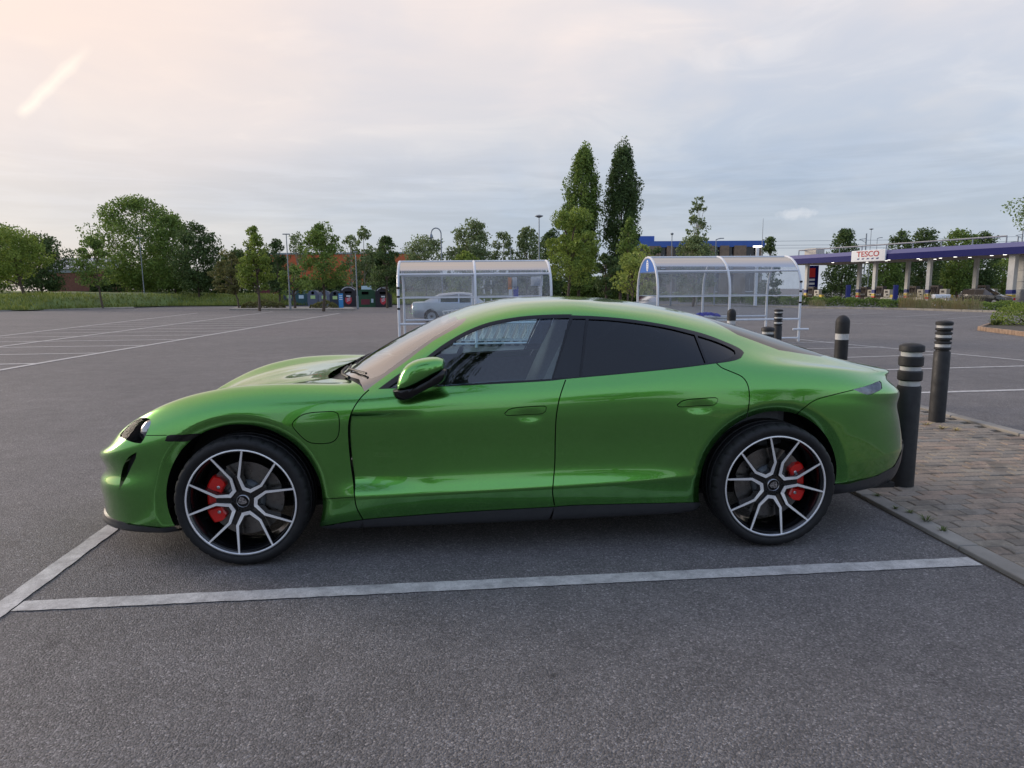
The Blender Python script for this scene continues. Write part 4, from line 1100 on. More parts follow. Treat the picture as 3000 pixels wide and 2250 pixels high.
g_ = gp(2747, 1240); bollard((g_[0], g_[1]+.02, .015), 'rings', 'tall slim-ringed bollard alone on the pavers at far right', 1.065)
def far_boll(px, ytop, sc, kind, label):
    p = dp(px, 850, FPX/sc); zb = zg(p[0], p[1]); z = zpx(p, ytop); bollard((p[0], p[1], zb), kind, label, z-zb)
far_boll(2475, 923, 240, 'dome', 'round-topped bollard with one white band above the boot lid')
far_boll(2255, 956, 238, 'thick', 'bollard of which only the flat cap shows behind the rear window')
far_boll(2284, 905, 156, 'rings', 'slim-ringed bollard in front of the right trolley shelter')
far_boll(2146, 904, 156, 'dome', 'round-topped bollard peeking over the roof line before the right shelter')
# ================================================================ trees and shrubs
def leaf_mat(name, dark, light):
    m, T = mat(name)
    g = T.add('ShaderNodeNewGeometry'); r = g.outputs['Random Per Island']
    big = T.noise(g.outputs['Position'], .9, 3, .6)
    f = T.math('ADD', T.math('MULTIPLY', r, .6), T.math('MULTIPLY', big, .5))
    col = T.ramp(f, [(.15, dark), (.85, light)])
    d = T.add('ShaderNodeBsdfPrincipled', inp={'Base Color': col, 'Roughness': .6, 'Specular IOR Level': .25}).outputs[0]
    tl = T.add('ShaderNodeBsdfTranslucent', inp={0: col}).outputs[0]
    mx = T.add('ShaderNodeMixShader', inp={0: .38, 1: d, 2: tl}).outputs[0]
    T.l.new(mx, T.out.inputs[0])
leaf_mat('leaf_mid', (0.054, 0.099, 0.026), (0.234, 0.328, 0.072))
leaf_mat('leaf_light', (0.075, 0.128, 0.024), (0.288, 0.366, 0.070))
leaf_mat('leaf_yellow', (0.113, 0.164, 0.033), (0.359, 0.421, 0.094))
leaf_mat('leaf_dark', (0.030, 0.056, 0.022), (0.133, 0.196, 0.062))
leaf_mat('leaf_grey', (0.072, 0.105, 0.045), (0.252, 0.316, 0.131))
leaf_mat('leaf_brown', (0.067, 0.075, 0.026), (0.203, 0.203, 0.070))
pbr('bark', (.085, .062, .045), .9, var=.3, vscale=5, bump=.5, bscale=30)
pbr('bark_pale', (.30, .28, .25), .8, var=.4, vscale=6)
def leaves(rng, P, size, droop=0., elong=1.5):
    """leaf quads at the points P (n,3) -> vertices, faces"""
    n = len(P)
    a = rng.normal(size=(n, 3)); a /= np.linalg.norm(a, axis=1, keepdims=True)
    if droop: a[:, 2] -= droop; a /= np.linalg.norm(a, axis=1, keepdims=True)
    b = rng.normal(size=(n, 3)); b -= (b*a).sum(1, keepdims=True)*a; b /= np.linalg.norm(b, axis=1, keepdims=True)
    s = size*rng.uniform(.6, 1.3, (n, 1)); l = a*s*elong*.5; w_ = b*s*.5
    V = np.stack([P-l, P+w_*.9-l*.1, P+l, P-w_*.9-l*.1], 1).reshape(-1, 3)
    F = np.arange(4*n).reshape(-1, 4); return V, F
def fast_mesh(name, V, F, material):
    me = bpy.data.meshes.new(name); n = len(V); k = len(F)
    me.vertices.add(n); me.vertices.foreach_set('co', V.astype(np.float32).ravel())
    me.loops.add(4*k); me.loops.foreach_set('vertex_index', F.astype(np.int32).ravel())
    me.polygons.add(k); me.polygons.foreach_set('loop_start', np.arange(0, 4*k, 4, dtype=np.int32))
    try: me.polygons.foreach_set('loop_total', np.full(k, 4, dtype=np.int32))
    except Exception: pass
    me.update(calc_edges=True); me.validate(); me.materials.append(MAT[material]); return me
def crown_points(rng, style, H, Wd, nclump, per, zb):
    """clumps spread through the crown's volume; returns leaf points and clump centres"""
    C = []
    while len(C) < nclump:
        t = rng.uniform(0, 1); ang = rng.uniform(0, 6.283)
        if style == 'round': rad = math.sqrt(max(0, 1-(2*t-.95)**2/1.1))
        elif style == 'cone': rad = (1-t)**.75*1.0+.06 if t > .08 else .75
        elif style == 'column': rad = min(1., .62+1.1*t)*(1-t**4)**.6*(1-.18*(math.sin(t*17+ang*2) > .55))
        elif style == 'oval': rad = (.62+.38*min(1, t/.3))*(1-t**2.2)**.62+.05
        elif style == 'weep': rad = math.sqrt(max(0, 1-(t-.35)**2/.45))
        else: rad = math.sqrt(max(0, 1-t**2.6))          # bush
        r = rad*math.sqrt(rng.uniform(.12, 1))*rng.uniform(.82, 1.08)
        C.append((r*math.cos(ang)*Wd/2, r*math.sin(ang)*Wd/2, zb+t*H, rad))
    C = np.array(C)
    cs = (.17*Wd if style not in ('column',) else .22*Wd)*rng.uniform(.55, 1.25, (len(C), 1))
    cs = np.minimum(cs, 1.35)
    P = []
    for c, s in zip(C, cs):
        q = rng.normal(size=(per, 3)); q /= np.linalg.norm(q, axis=1, keepdims=True); q *= rng.uniform(.25, 1., (per, 1))**.5*s
        if style == 'weep': q[:, 2] = -np.abs(q[:, 2])*2.4+.2*s; q[:, :2] *= .75
        if style == 'column': q[:, 2] *= 1.9; q[:, :2] *= .7; q[:, 0] += q[:, 2]*.12
        q[:, 2] *= .85
        P.append(c[:3]+q)
    return np.concatenate(P), C
TREE_N = [0]
def tree(label, px0, px1, ytop, ybot, depth, style='round', leaf='leaf_mid', dens=1., base=None, trunk=.12, group='trees round the car park', cat='tree', name='tree', bark='bark', lean=0., dark=None, size=None, gaps=1.):
    TREE_N[0] += 1; rng = np.random.default_rng(TREE_N[0]*7+3)
    pc = (px0+px1)/2; g = at_depth(base if base else pc, depth); s = spx(g)
    z1 = zpx(g, ytop)-g[2]; z0 = max(.15, zpx(g, ybot)-g[2]); H = max(.5, z1-z0); Wd = (px1-px0)/s
    root = empty(name, g, 0, label, cat, group)
    ls = size if size else max(.10, 4.4/s)
    vol = H*Wd; fill = {'weep': .62, 'round': .85, 'oval': .75, 'cone': .6, 'column': .8, 'bush': .85}[style]
    N = 6.0*vol*fill/(ls*ls*.75)*dens
    ncl = int(np.clip(vol*3.2/gaps, 24, 260)); per = int(np.clip(N/ncl, 14, 400))
    P, C = crown_points(rng, style, H, Wd, ncl, per, z0)
    # fit the crown to the outline it has in the photograph
    lo, hi = np.percentile(P[:, 0], [1.2, 98.8]); kx = Wd/max(hi-lo, .1); P[:, :2] *= kx; C[:, :2] *= kx
    zl, zh = P[:, 2].min(), np.percentile(P[:, 2], 99.6); P[:, 2] = z0+(P[:, 2]-zl)*(H/(zh-zl)); C[:, 2] = z0+(C[:, 2]-zl)*(H/(zh-zl))
    off = ((pc-(base if base else pc))/s); P[:, 0] += off; C[:, 0] += off
    if lean: P[:, 0] += lean*(P[:, 2]-z0); C[:, 0] += lean*(C[:, 2]-z0)
    V, F = leaves(rng, P, ls, .6 if style == 'weep' else 0., 2.0 if style == 'weep' else 1.5)
    me = fast_mesh('crown', V, F, leaf); o = bpy.data.objects.new('crown', me); link(o, root)
    # trunk with limbs
    b = MB(); top = Vector((off*.7+lean*H*.6, 0, z0+H*(.85 if style in ('column', 'cone', 'weep') else .6))); r0 = trunk
    pts = [Vector((0, 0, -.05))]
    for t in (.25, .5, .75, 1.): pts.append(Vector((top.x*t+rng.normal()*.06, rng.normal()*.06, top.z*t)))
    b.tube(pts, [r0*1.15, r0*.9, r0*.7, r0*.45, r0*.15], 7)
    for c in C[rng.permutation(len(C))[:14]]:
        zs = np.clip(c[2]*.72, z0*.8, top.z*.9); t = zs/top.z; st = Vector((top.x*t, 0, zs)); en = Vector(c[:3])
        b.tube([st, st.lerp(en, .5)+Vector((0, 0, .1)), en], [r0*.4*(1-t)+.02, r0*.2+.012, .012], 5)
    b.build('trunk', bark, root, smooth=True)
    return root
# -- left
tree('light green tree with visible trunk at the far left edge', -45, 128, 668, 835, 66, 'round', 'leaf_light', 1.0, 72, .16)
tree('broad dark tree cut by the left picture edge, behind the others', -130, 75, 645, 862, 84, 'round', 'leaf_mid')
tree('dark bushy tree left of the brick shed', 55, 196, 690, 862, 80, 'round', 'leaf_dark', 1.2)
tree('small young tree with thin trunk left of the first lamp post', 234, 332, 695, 840, 66, 'oval', 'leaf_mid', 1., 297, .09)
tree('tallest wide tree of the left group, behind the first lamp post', 318, 520, 580, 862, 92, 'round', 'leaf_mid', 1.15, gaps=1.2)
tree('leafy tree on the right shoulder of the tallest left tree', 455, 575, 632, 862, 88, 'round', 'leaf_mid', 1.1)
tree('dark dense tree at the right end of the left group', 520, 645, 655, 865, 84, 'round', 'leaf_dark', 1.2)
tree('brownish small tree with trunk on the grass bank', 628, 712, 735, 862, 64, 'round', 'leaf_brown', 1., 697, .08)
tree('upright green tree behind the left hedge island', 705, 800, 665, 852, 56, 'oval', 'leaf_light', 1.15, 757, .11)
tree('dark tree between the two upright trees near the recycling banks', 785, 850, 702, 862, 82, 'oval', 'leaf_dark')
tree('thin feathery birch just right of the second lamp post', 846, 905, 682, 850, 84, 'weep', 'leaf_grey', .45, bark='bark_pale', trunk=.07)
tree('upright full tree above the row of recycling banks', 888, 1012, 657, 850, 54, 'oval', 'leaf_mid', 1.25, 945, .12)
tree('low spreading tree left of the full tree over the banks', 818, 905, 780, 866, 62, 'round', 'leaf_mid', .9)
tree('wispy birch beside the short lamp post', 1000, 1062, 690, 850, 82, 'weep', 'leaf_grey', .5, bark='bark_pale', trunk=.07)
tree('taller feathery birch left of the dark cone tree', 1040, 1102, 664, 862, 84, 'weep', 'leaf_grey', .95, bark='bark_pale', trunk=.08)
tree('dark cone-shaped tree left of the trolley shelter', 1088, 1178, 694, 866, 66, 'cone', 'leaf_dark', 1.3)
tree('arching grey-green tree behind the left shelter end', 1188, 1310, 692, 866, 88, 'round', 'leaf_grey', .9)
tree('bright low tree over the left shelter roof', 1318, 1412, 738, 866, 74, 'bush', 'leaf_light', 1.1)
tree('tall willow above the left shelter', 1322, 1446, 648, 866, 90, 'weep', 'leaf_grey', 1.1, bark='bark_pale')
tree('thin hanging birch between the two willows', 1440, 1512, 682, 866, 92, 'weep', 'leaf_grey', .65, trunk=.07)
tree('second willow left of the disc-headed lamp post', 1495, 1592, 668, 866, 92, 'weep', 'leaf_grey', 1.1)
tree('dark tree just right of the disc-headed lamp post', 1580, 1655, 674, 868, 76, 'round', 'leaf_dark', 1.1)
tree('left one of the two tall poplars', 1646, 1742, 436, 862, 92, 'column', 'leaf_mid', 2.5, lean=.035, trunk=.2, gaps=.62)
tree('right one of the two tall poplars, darker', 1772, 1862, 430, 862, 92, 'column', 'leaf_dark', 2.6, trunk=.2, gaps=.62)
tree('yellow-green maple with pale trunk in front of the left poplar', 1608, 1746, 612, 838, 46, 'oval', 'leaf_light', 1.2, 1664, .11, bark='bark')
tree('dark bush between the two poplars at their foot', 1736, 1812, 744, 866, 58, 'round', 'leaf_dark', 1.2)
tree('green bush against the right poplar', 1812, 1868, 640, 862, 80, 'column', 'leaf_mid', 1.1)
tree('yellow-green feathery shrub left of the right shelter', 1800, 1905, 742, 868, 40, 'round', 'leaf_yellow', .75, trunk=.05, size=.12)
tree('tall stem of pale leaves above the yellow-green shrub', 1850, 1912, 716, 850, 42, 'oval', 'leaf_yellow', .4, trunk=.04, size=.12)
tree('small round dark tree in front of the blue building', 1898, 1958, 726, 866, 66, 'round', 'leaf_dark', 1.1)
tree('tall hanging birch in front of the blue building', 2010, 2072, 578, 800, 68, 'weep', 'leaf_grey', .42, bark='bark_pale', trunk=.09)
tree('low bushy tree at the foot of the tall birch', 1972, 2090, 692, 868, 66, 'round', 'leaf_grey', .9)
tree('dark cone tree at the right end of the blue building', 2218, 2284, 696, 868, 76, 'cone', 'leaf_dark', 1.2)
tree('pointed dark tree behind the left half of the filling station', 2418, 2512, 672, 862, 118, 'oval', 'leaf_dark', 1.2)
for i, (a, b_, t, lb) in enumerate(((2540, 2640, 745, 'broad dark tree seen under the canopy right of the sign'), (2590, 2668, 678, 'tree top sticking out above the canopy right of the sign'), (2650, 2745, 672, 'spreading tree top above the middle of the canopy'), (2755, 2850, 674, 'tree top above the canopy left of its right end'), (2830, 2912, 682, 'tree top nearest the right end of the canopy rail'), (2740, 2870, 760, 'dark wide tree under the canopy in front of the car'), (2880, 2990, 755, 'dark tree under the right end of the canopy'))):
    tree(lb, a, b_, t, 868, 118+i*2, 'round', 'leaf_dark' if i % 3 else 'leaf_mid', 1.05)
tree('leafy branch tip entering at the right picture edge', 2972, 3260, 560, 700, 42, 'round', 'leaf_mid', .8, 3110, .2)
# -- clipped hedges and bushes
def bush(label, px0, px1, ytop, ybot, depth, leaf='leaf_mid', group='low hedges and bushes', name='hedge', cat='hedge', dens=1., deep=1.6, size=.10, box=False):
    TREE_N[0] += 1; rng = np.random.default_rng(TREE_N[0]*11)
    g = gp((px0+px1)/2, ybot) if depth is None else at_depth((px0+px1)/2, depth); s = spx(g); g = g+np.array([0, deep/2, 0]); g[2] = zg(g[0], g[1]); Wd = (px1-px0)/s; z0 = 0.; H = max(.25, zpx(g, ytop)-g[2])
    o = empty(name, g, 0, label, cat, group)
    n = int(np.clip(Wd*deep*H*420*dens*(.1/size)**2, 250, 14000))
    u = rng.uniform(-1, 1, n); v_ = rng.uniform(-1, 1, n); t = rng.uniform(0, 1, n)
    if box: hh = 1-.25*np.abs(u)**8; rr = np.ones(n)
    else: hh = np.sqrt(np.maximum(.02, 1-np.abs(u)**2.6)); rr = np.sqrt(np.maximum(.02, 1-np.abs(u)**3))
    lump = .86+.14*np.sin(u*Wd*1.7+1)+.07*np.sin(u*Wd*4.3)+.06*rng.normal(size=n)
    zz = z0+H*hh*lump*(1-(1-t)**1.8*(rng.uniform(0, 1, n) < .75))
    yy = v_*deep/2*rr*np.where(zz > z0+H*.7, .8, 1.)
    P = np.stack([u*Wd/2, yy, np.maximum(zz, .03)], -1)
    V, F = leaves(rng, P, size); me = fast_mesh('foliage', V, F, leaf); c = bpy.data.objects.new('foliage', me); link(c, o)
    b = MB()
    b.tube([(-.4*Wd, 0, .05), (-.2*Wd, .1, H*.35), (0, -.1, .08), (.2*Wd, .1, H*.35), (.4*Wd, 0, .05)], [.02, .03, .035, .03, .02], 5)
    b.build('branch', 'bark', o)
    return o
bush('clipped low hedge on the island left of the second lamp post', 700, 828, 880, 906, None, deep=1.8, leaf='leaf_brown', box=False)
bush('clipped low hedge in front of the recycling banks', 902, 986, 882, 906, None, deep=1.8, leaf='leaf_brown')
for i, (a, b_, t, y) in enumerate(((18, 80, 880, 908), (78, 150, 880, 905), (165, 230, 881, 903), (272, 318, 884, 903))):
    bush(['dark low shrub nearest the left picture edge', 'low shrub second from the left on the kerb', 'low shrub third from the left on the kerb', 'low shrub at the end of the left kerb island'][i], a, b_, t, y, None, deep=1.6, leaf='leaf_dark', cat='shrub', name='shrub', dens=.9)
bush('green bush on the brick planter at the right edge', 2952, 3075, 893, 962, None, 'leaf_light', cat='shrub', name='shrub', deep=1.3, size=.045, dens=.9)
# hedge before the filling station, in stretches
hx = np.linspace(1700, 3010, 14)
for i in range(13):
    yb = 882+(hx[i]-1700)/1310*31 if hx[i] > 2300 else 878+(hx[i]-1700)/600*20
    nm = ['far left end', 'second', 'third', 'fourth', 'fifth', 'sixth', 'seventh', 'eighth', 'ninth', 'tenth', 'eleventh', 'twelfth', 'far right end'][i]
    bush('stretch of green hedge along the filling station kerb, %s from the left' % nm if 'end' not in nm else 'stretch of green hedge along the filling station kerb, %s' % nm, hx[i]-8, hx[i+1]+8, yb-27, yb-2, None, 'leaf_mid', box=True, deep=1.5, dens=1.2)
def straw(label, px, py, h, n=160, r=.7):
    g = gp(px, py); rr = random.Random(int(px)); v = []; f = []
    for i in range(n):
        a = rr.uniform(0, 6.283); d = r*math.sqrt(rr.random()); b0 = Vector((d*math.cos(a)*1.4, d*math.sin(a)*.6, 0)); L = h*rr.uniform(.5, 1.1)
        tip = b0+Vector((rr.gauss(0, .12), rr.gauss(0, .12), L)); w_ = Vector((.012, .004, 0)); k = len(v)
        v += [tuple(b0-w_), tuple(b0+w_), tuple(tip+w_*.9), tuple(tip-w_*.9)]; f.append((k, k+1, k+2, k+3))
    o = mesh_obj('dry_grass', v, f, 'straw', loc=g); tag(o, label, 'grass', 'dry grass in the station hedge')
straw('tall dry grass clump in the hedge left of the white tray', 2680, 905, 1.25, 260, 1.0)
straw('dry grass clump in the hedge below the white tray', 2770, 908, 1.0, 220, .9)
straw('dry grass clump in the hedge before the dark estate car', 2835, 910, 1.0, 200, .8)
straw('sparse dry grass clump at the left end of the hedge', 2395, 898, .7, 90, .7)
# grass bank
pbr('grass_soil', (.110, .150, .040), .95, var=.45, vscale=.35, bump=.6, bscale=12)
def bank():
    xs = np.linspace(-110, 6, 60); v = []; f = []; rr = random.Random(3)
    K0, K1 = gp(0, 915), gp(1140, 897)
    prof = [(0., .10), (.8, .18), (3., .75), (6., 1.15), (12., 1.3), (70., 1.5)]
    for x in xs:
        y0 = np.interp(x, [-110, K0[0], gp(420, 901)[0], K1[0], 6], [K0[1]-14, K0[1]+4, gp(420, 899)[1], K1[1]+8, K1[1]+9])
        for dy, h in prof: v.append((x, y0+dy, zg(x, y0)+h*(1+.1*rr.uniform(-1, 1)*(dy > 1))))
    n = len(prof)
    for i in range(len(xs)-1):
        for j in range(n-1): k = i*n+j; f.append((k, k+n, k+n+1, k+1))
    o = mesh_obj('grass_bank', v, f, 'grass_soil', smooth=True); o['kind'] = 'structure'
    # blades: nobody could count them
    rng = np.random.default_rng(8); P = []
    V0 = np.array(v).reshape(len(xs), n, 3)
    m_ = 26000
    i = rng.integers(8, len(xs)-2, m_); j = rng.integers(0, n-2, m_); s = rng.uniform(0, 1, (m_, 1)); t = rng.uniform(0, 1, (m_, 1))
    q = (1-s)*(1-t)*V0[i, j]+s*(1-t)*V0[i+1, j]+s*t*V0[i+1, j+1]+(1-s)*t*V0[i, j+1]
    h = rng.uniform(.12, .38, (m_, 1)); d = rng.normal(size=(m_, 3))*np.array([.1, .1, 0]); w_ = np.array([[.035, .01, 0]])
    tip = q+d+np.array([[0, 0, 1.]])*h
    VV = np.stack([q-w_, q+w_, tip+w_*.4, tip-w_*.4], 1).reshape(-1, 3)
    leaf_mat('grass_blade', (.085, .145, .025), (.290, .320, .085))
    me = fast_mesh('grass', VV, np.arange(4*m_).reshape(-1, 4), 'grass_blade'); g = bpy.data.objects.new('grass', me); link(g); tag(g, 'rough green and straw grass on the bank', 'grass', kind='stuff')
bank()
# lawn and verge behind the middle
def verge():
    a, b_, c, d = gp(1560, 874), gp(2320, 880), at_depth(2320, 140), at_depth(1450, 140)
    sheet('verge', [a, b_, c, d], 'grass_soil', .06)
verge()

# thickets that close the view behind the single trees
def thicket(label, px0, px1, ytop, depth, leaf):
    bush(label, px0, px1, ytop, 870, depth, leaf, 'thickets behind the trees', 'thicket', 'thicket', 1.9, 5., .26)
thicket('dark thicket behind the left tree group', 236, 660, 790, 97, 'leaf_dark')
thicket('dark thicket left of the orange shed', 610, 838, 738, 96, 'leaf_dark')
thicket('low dark thicket behind the recycling banks', 820, 1070, 826, 94, 'leaf_dark')
thicket('dark thicket right of the orange shed', 1056, 1168, 735, 96, 'leaf_dark')
thicket('dark thicket behind the left shelter', 1060, 1420, 800, 100, 'leaf_dark')
thicket('dark thicket at the foot of the willows', 1400, 1680, 790, 98, 'leaf_dark')
thicket('green thicket at the foot of the poplars', 1660, 1900, 815, 98, 'leaf_mid')
thicket('dark thicket far behind the filling station', 2400, 3010, 800, 135, 'leaf_dark')
# ================================================================ trolley shelters
pbr('white_tube', (.62, .64, .67), .35, var=.06, vscale=4, coat=.2)
pbr('galv', (.30, .32, .34), .45, metal=.6, var=.15, vscale=6)
glass('polycarb', (.82, .86, .90), .5, 1.28, .08, haze=.22, hazecol=(.48, .53, .60), sheet_=False)
glass('clear_panel', (.86, .90, .94), .8, 1.3, .05, haze=.08, hazecol=(.5, .55, .62))
pbr('sign_blue', (.020, .115, .42), .45); pbr('sign_white', (.72, .73, .74), .5); pbr('tape_blue', (.02, .03, .32), .4); pbr('red_mark', (.62, .03, .02), .5); pbr('orange', (.75, .25, .02), .5)
def shelter(p0, L, H, D, label, rz=0.):
    """p0 = foot of the near left leg; arches run back along +y"""
    s = empty('trolley_shelter', p0, rz, label, 'shelter', 'trolley shelters behind the car')
    hs = 1.30
    def arch(x, dz=0.):
        pts = [(x, 0, 0), (x, 0, hs*.6), (x, 0, hs)]
        for t in np.linspace(0, math.pi, 17)[1:-1]: pts.append((x, D/2-D/2*math.cos(t), hs+(H-hs)*math.sin(t)**.9))
        return pts+[(x, D, hs), (x, D, hs*.6), (x, D, 0)]
    for i in range(3): b = MB(); b.tube(arch(L*i/2), .034, 10); b.build('arch', 'white_tube', s, smooth=True)
    y2 = D/2-D/2*math.cos(.62); z2 = hs+(H-hs)*math.sin(.62)**.9
    for nm, y, z, r in (('ridge_rail', D/2, H, .028), ('eaves_rail', y2, z2, .028), ('rear_eaves_rail', D-y2, z2, .028), ('mid_rail', 0., 1.27, .014), ('rear_mid_rail', D, 1.27, .014), ('bump_rail', 0., .62, .030), ('rear_bump_rail', D, .62, .030), ('foot_rail', 0., .10, .025)):
        b = MB(); b.tube([(.03 if nm != 'foot_rail' else 0, y, z), (L-.03, y, z)], r, 8); b.build(nm, 'white_tube', s, smooth=True)
    for i in range(2):                       # roof sheets per bay and clear lower panels
        v = []; f = []; A = arch(0)[2:-2]; k = len(A)
        for x in (L*i/2+.035, L*(i+1)/2-.035):
            for a in A: v.append((x, a[1], a[2]-.004))
        for j in range(k-1): f.append((j, j+1, k+j+1, k+j))
        mesh_obj('roof_sheet', v, f, 'polycarb', s, True)
        for y in (0., D):
            b = MB(); x0, x1 = L*i/2+.04, L*(i+1)/2-.04; b.quad((x0, y+.004, .64), (x1, y+.004, .64), (x1, y+.004, hs), (x0, y+.004, hs)); b.build('side_panel', 'clear_panel', s, fix=False)
    return s
S1 = gp(1172, 1022); s1 = spx(S1)
W1 = gp(1619, 1019)[0]-S1[0]
sh1 = shelter(S1, W1, zpx(S1+np.array([0, 1., 0]), 767)-S1[2], 2.0, 'trolley shelter with white arches behind the windscreen', R(1.2))
S2r = gp(2342, 1003); S2l = S2r+np.array([-4.03, 0, 0]); S2l[2] = zg(S2l[0], S2l[1])
H2 = zpx(S2r+np.array([0, 1., 0]), 754)-S2r[2]
sh2 = shelter(S2l, 4.03, H2, 2.0, 'trolley shelter with blue end sign, right of the poplars', R(1.0))
# blue sign on the left end of the right shelter
b = MB(); A = [(1.0-1.0*math.cos(t), 1.30+(H2-1.30)*math.sin(t)**.9) for t in np.linspace(.62, math.pi-.62, 14)]
b.prism([(y, z) for y, z in A], -.012, .012, 'x'); b.build('end_sign', 'sign_blue', sh2)
b = MB(); b.prism([(1.0+.10*math.cos(t), H2-.23+.16*math.sin(t)) for t in np.linspace(0, 6.283, 20, endpoint=False)], -.016, -.013, 'x'); b.build('sign_badge', 'sign_white', sh2)
b = MB()
for q in range(4): b.box((-.019, 1.0, H2-.14-.06*q), (.003, .05, .03))
b.build('badge_mark', 'sign_blue', sh2)
b = MB(); b.quad((0, .04, .64), (0, 1.96, .64), (0, 1.96, 1.28), (0, .04, 1.28)); b.build('end_panel', 'clear_panel', sh2, fix=False)
for i, z in enumerate((1.62, 1.36, 1.05)): b = MB(); b.tube([(4.03, 0, z), (4.03, 0, z+.05)], .0365, 10); b.build('black_tape', 'gloss_black', sh2)
for i, z in enumerate((1.50, 1.28, .98)): b = MB(); b.tube([(0, 0, z), (0, 0, z+.05)], .0365, 10); b.build('black_tape', 'gloss_black', sh1)
b = MB(); b.tube([(3.83, -.05, .34), (4.28, -.05, .34)], .028, 8); b.build('stub_rail', 'white_tube', sh2, smooth=True)
# notices on the rear panel of the left shelter
for x, z, w_, h, m_ in ((2.98, 1.80, .10, .34, 'orange'), (3.12, 1.80, .13, .34, 'sign_white'), (3.0, 1.52, .10, .24, 'sign_white'), (3.15, 1.52, .14, .40, 'tape_blue'), (3.0, 1.24, .12, .14, 'red_mark'), (3.75, 1.86, .34, .26, 'sign_white')):
    if x+.1 < W1: b = MB(); b.box((x, 1.985, z-.18), (w_, .012, h)); b.build('notice', m_, sh1)
for x in (2.25, 2.45):
    for q in range(3): b = MB(); b.box((x, 1.985, 1.66-.26*q), (.035, .012, .12)); b.build('notice', 'sign_white', sh1)
# ================================================================ trolleys
def trolley():
    t = empty('shopping_trolley', (0, 0, 0), 0)
    def tub(nm, segs, r=.008, m_='galv'):
        b = MB()
        for q in segs: b.tube(q, r, 5)
        o = b.build(nm, m_, t)
        return o
    # basket: longer at the top, narrower at the front
    tp = [(-.28, .40, 1.0), (.28, .40, 1.0), (.22, -.48, .92), (-.22, -.48, .92)]; bt = [(-.22, .30, .58), (.22, .30, .58), (.17, -.36, .62), (-.17, -.36, .62)]
    segs = []
    for i in range(4): segs += [[tp[i], tp[(i+1) % 4]], [bt[i], bt[(i+1) % 4]], [tp[i], bt[i]]]
    for i in range(4):
        a0, a1, b0_, b1 = (np.array(q) for q in (tp[i], tp[(i+1) % 4], bt[i], bt[(i+1) % 4]))
        for k in range(1, 7): segs.append([a0+(a1-a0)*k/7, b0_+(b1-b0_)*k/7])
        segs.append([(a0+b0_)/2, (a1+b1)/2])
    o = tub('basket', segs, .011, 'white_tube')
    tub('frame', [[(-.25, .44, .95), (-.22, .10, .17)], [(.25, .44, .95), (.22, .10, .17)], [(-.25, .10, .80), (-.22, -.22, .17)], [(.25, .10, .80), (.22, -.22, .17)], [(-.24, .42, 1.02), (-.25, .36, .5), (-.26, .32, .14), (-.2, -.45, .16)], [(.24, .42, 1.02), (.25, .36, .5), (.26, .32, .14), (.2, -.45, .16)], [(-.2, -.45, .16), (.2, -.45, .16)]], .014, 'white_tube')
    b = MB(); b.tube([(-.28, .46, 1.03), (.28, .46, 1.03)], .018, 8); b.build('handle', 'sign_blue', t)
    for x, y in ((-.25, .32), (.25, .32), (-.2, -.43), (.2, -.43)): b = MB(); b.lathe([(.06, -.015), (.06, .015)], 14, (x, y, .06), 'x'); b.build('castor', 'rubber', t)
    return t
tr = trolley()
for i in range(11):
    x = S1[0]+1.55+.235*i; y = S1[1]+.95
    o = tr if i == 0 else copy_tree(tr)
    o.location = (x, y, zg(x, y)); o.rotation_euler = (0, 0, R(-90))
    tag(o, ['leftmost nested trolley seen through the side window', 'second nested trolley from the left through the side window', 'third nested trolley from the left through the side window', 'fourth nested trolley from the left through the side window', 'fifth nested trolley from the left through the side window', 'sixth nested trolley from the left through the side window', 'seventh nested trolley from the left through the side window', 'eighth nested trolley from the left in the left shelter', 'ninth nested trolley from the left in the left shelter', 'tenth nested trolley from the left in the left shelter', 'rightmost nested trolley in the left shelter'][i], 'trolley', 'nested shopping trolleys')
# blue bag lying on the trolley rail of the right shelter
pbr('bag_blue', (.02, .03, .35), .5, var=.2, vscale=20)
def crumple(p, lx, ly, h, seed, material, name, label, cat):
    rr = random.Random(seed); n = 14; v = []; f = []
    for j in range(n):
        for i in range(n):
            u, w_ = i/(n-1)*2-1, j/(n-1)*2-1; e = max(0, 1-(abs(u)**3+abs(w_)**3)*.6); v.append((u*lx/2+rr.gauss(0, .012), w_*ly/2+rr.gauss(0, .01), e*h*(.5+.5*rr.random())))
    for j in range(n-1):
        for i in range(n-1): k = j*n+i; f.append((k, k+1, k+n+1, k+n))
    o = mesh_obj(name, v, f, material, loc=p); tag(o, label, cat); return o
g_ = S2l+np.array([1.45, .25, .68-0.0]); o = crumple((g_[0], g_[1], g_[2]+.02), .75, .30, .14, 4, 'bag_blue', 'carrier_bag', 'crumpled blue bag lying behind the car roof in the right shelter', 'bag')
b = MB(); b.box((S2l[0]+1.45, S2l[1]+.25, S2l[2]+.66), (1.4, .5, .03)); o = b.build('trolley_bay_shelf', 'galv'); tag(o, 'metal shelf in the right shelter carrying the blue bag', 'shelf')

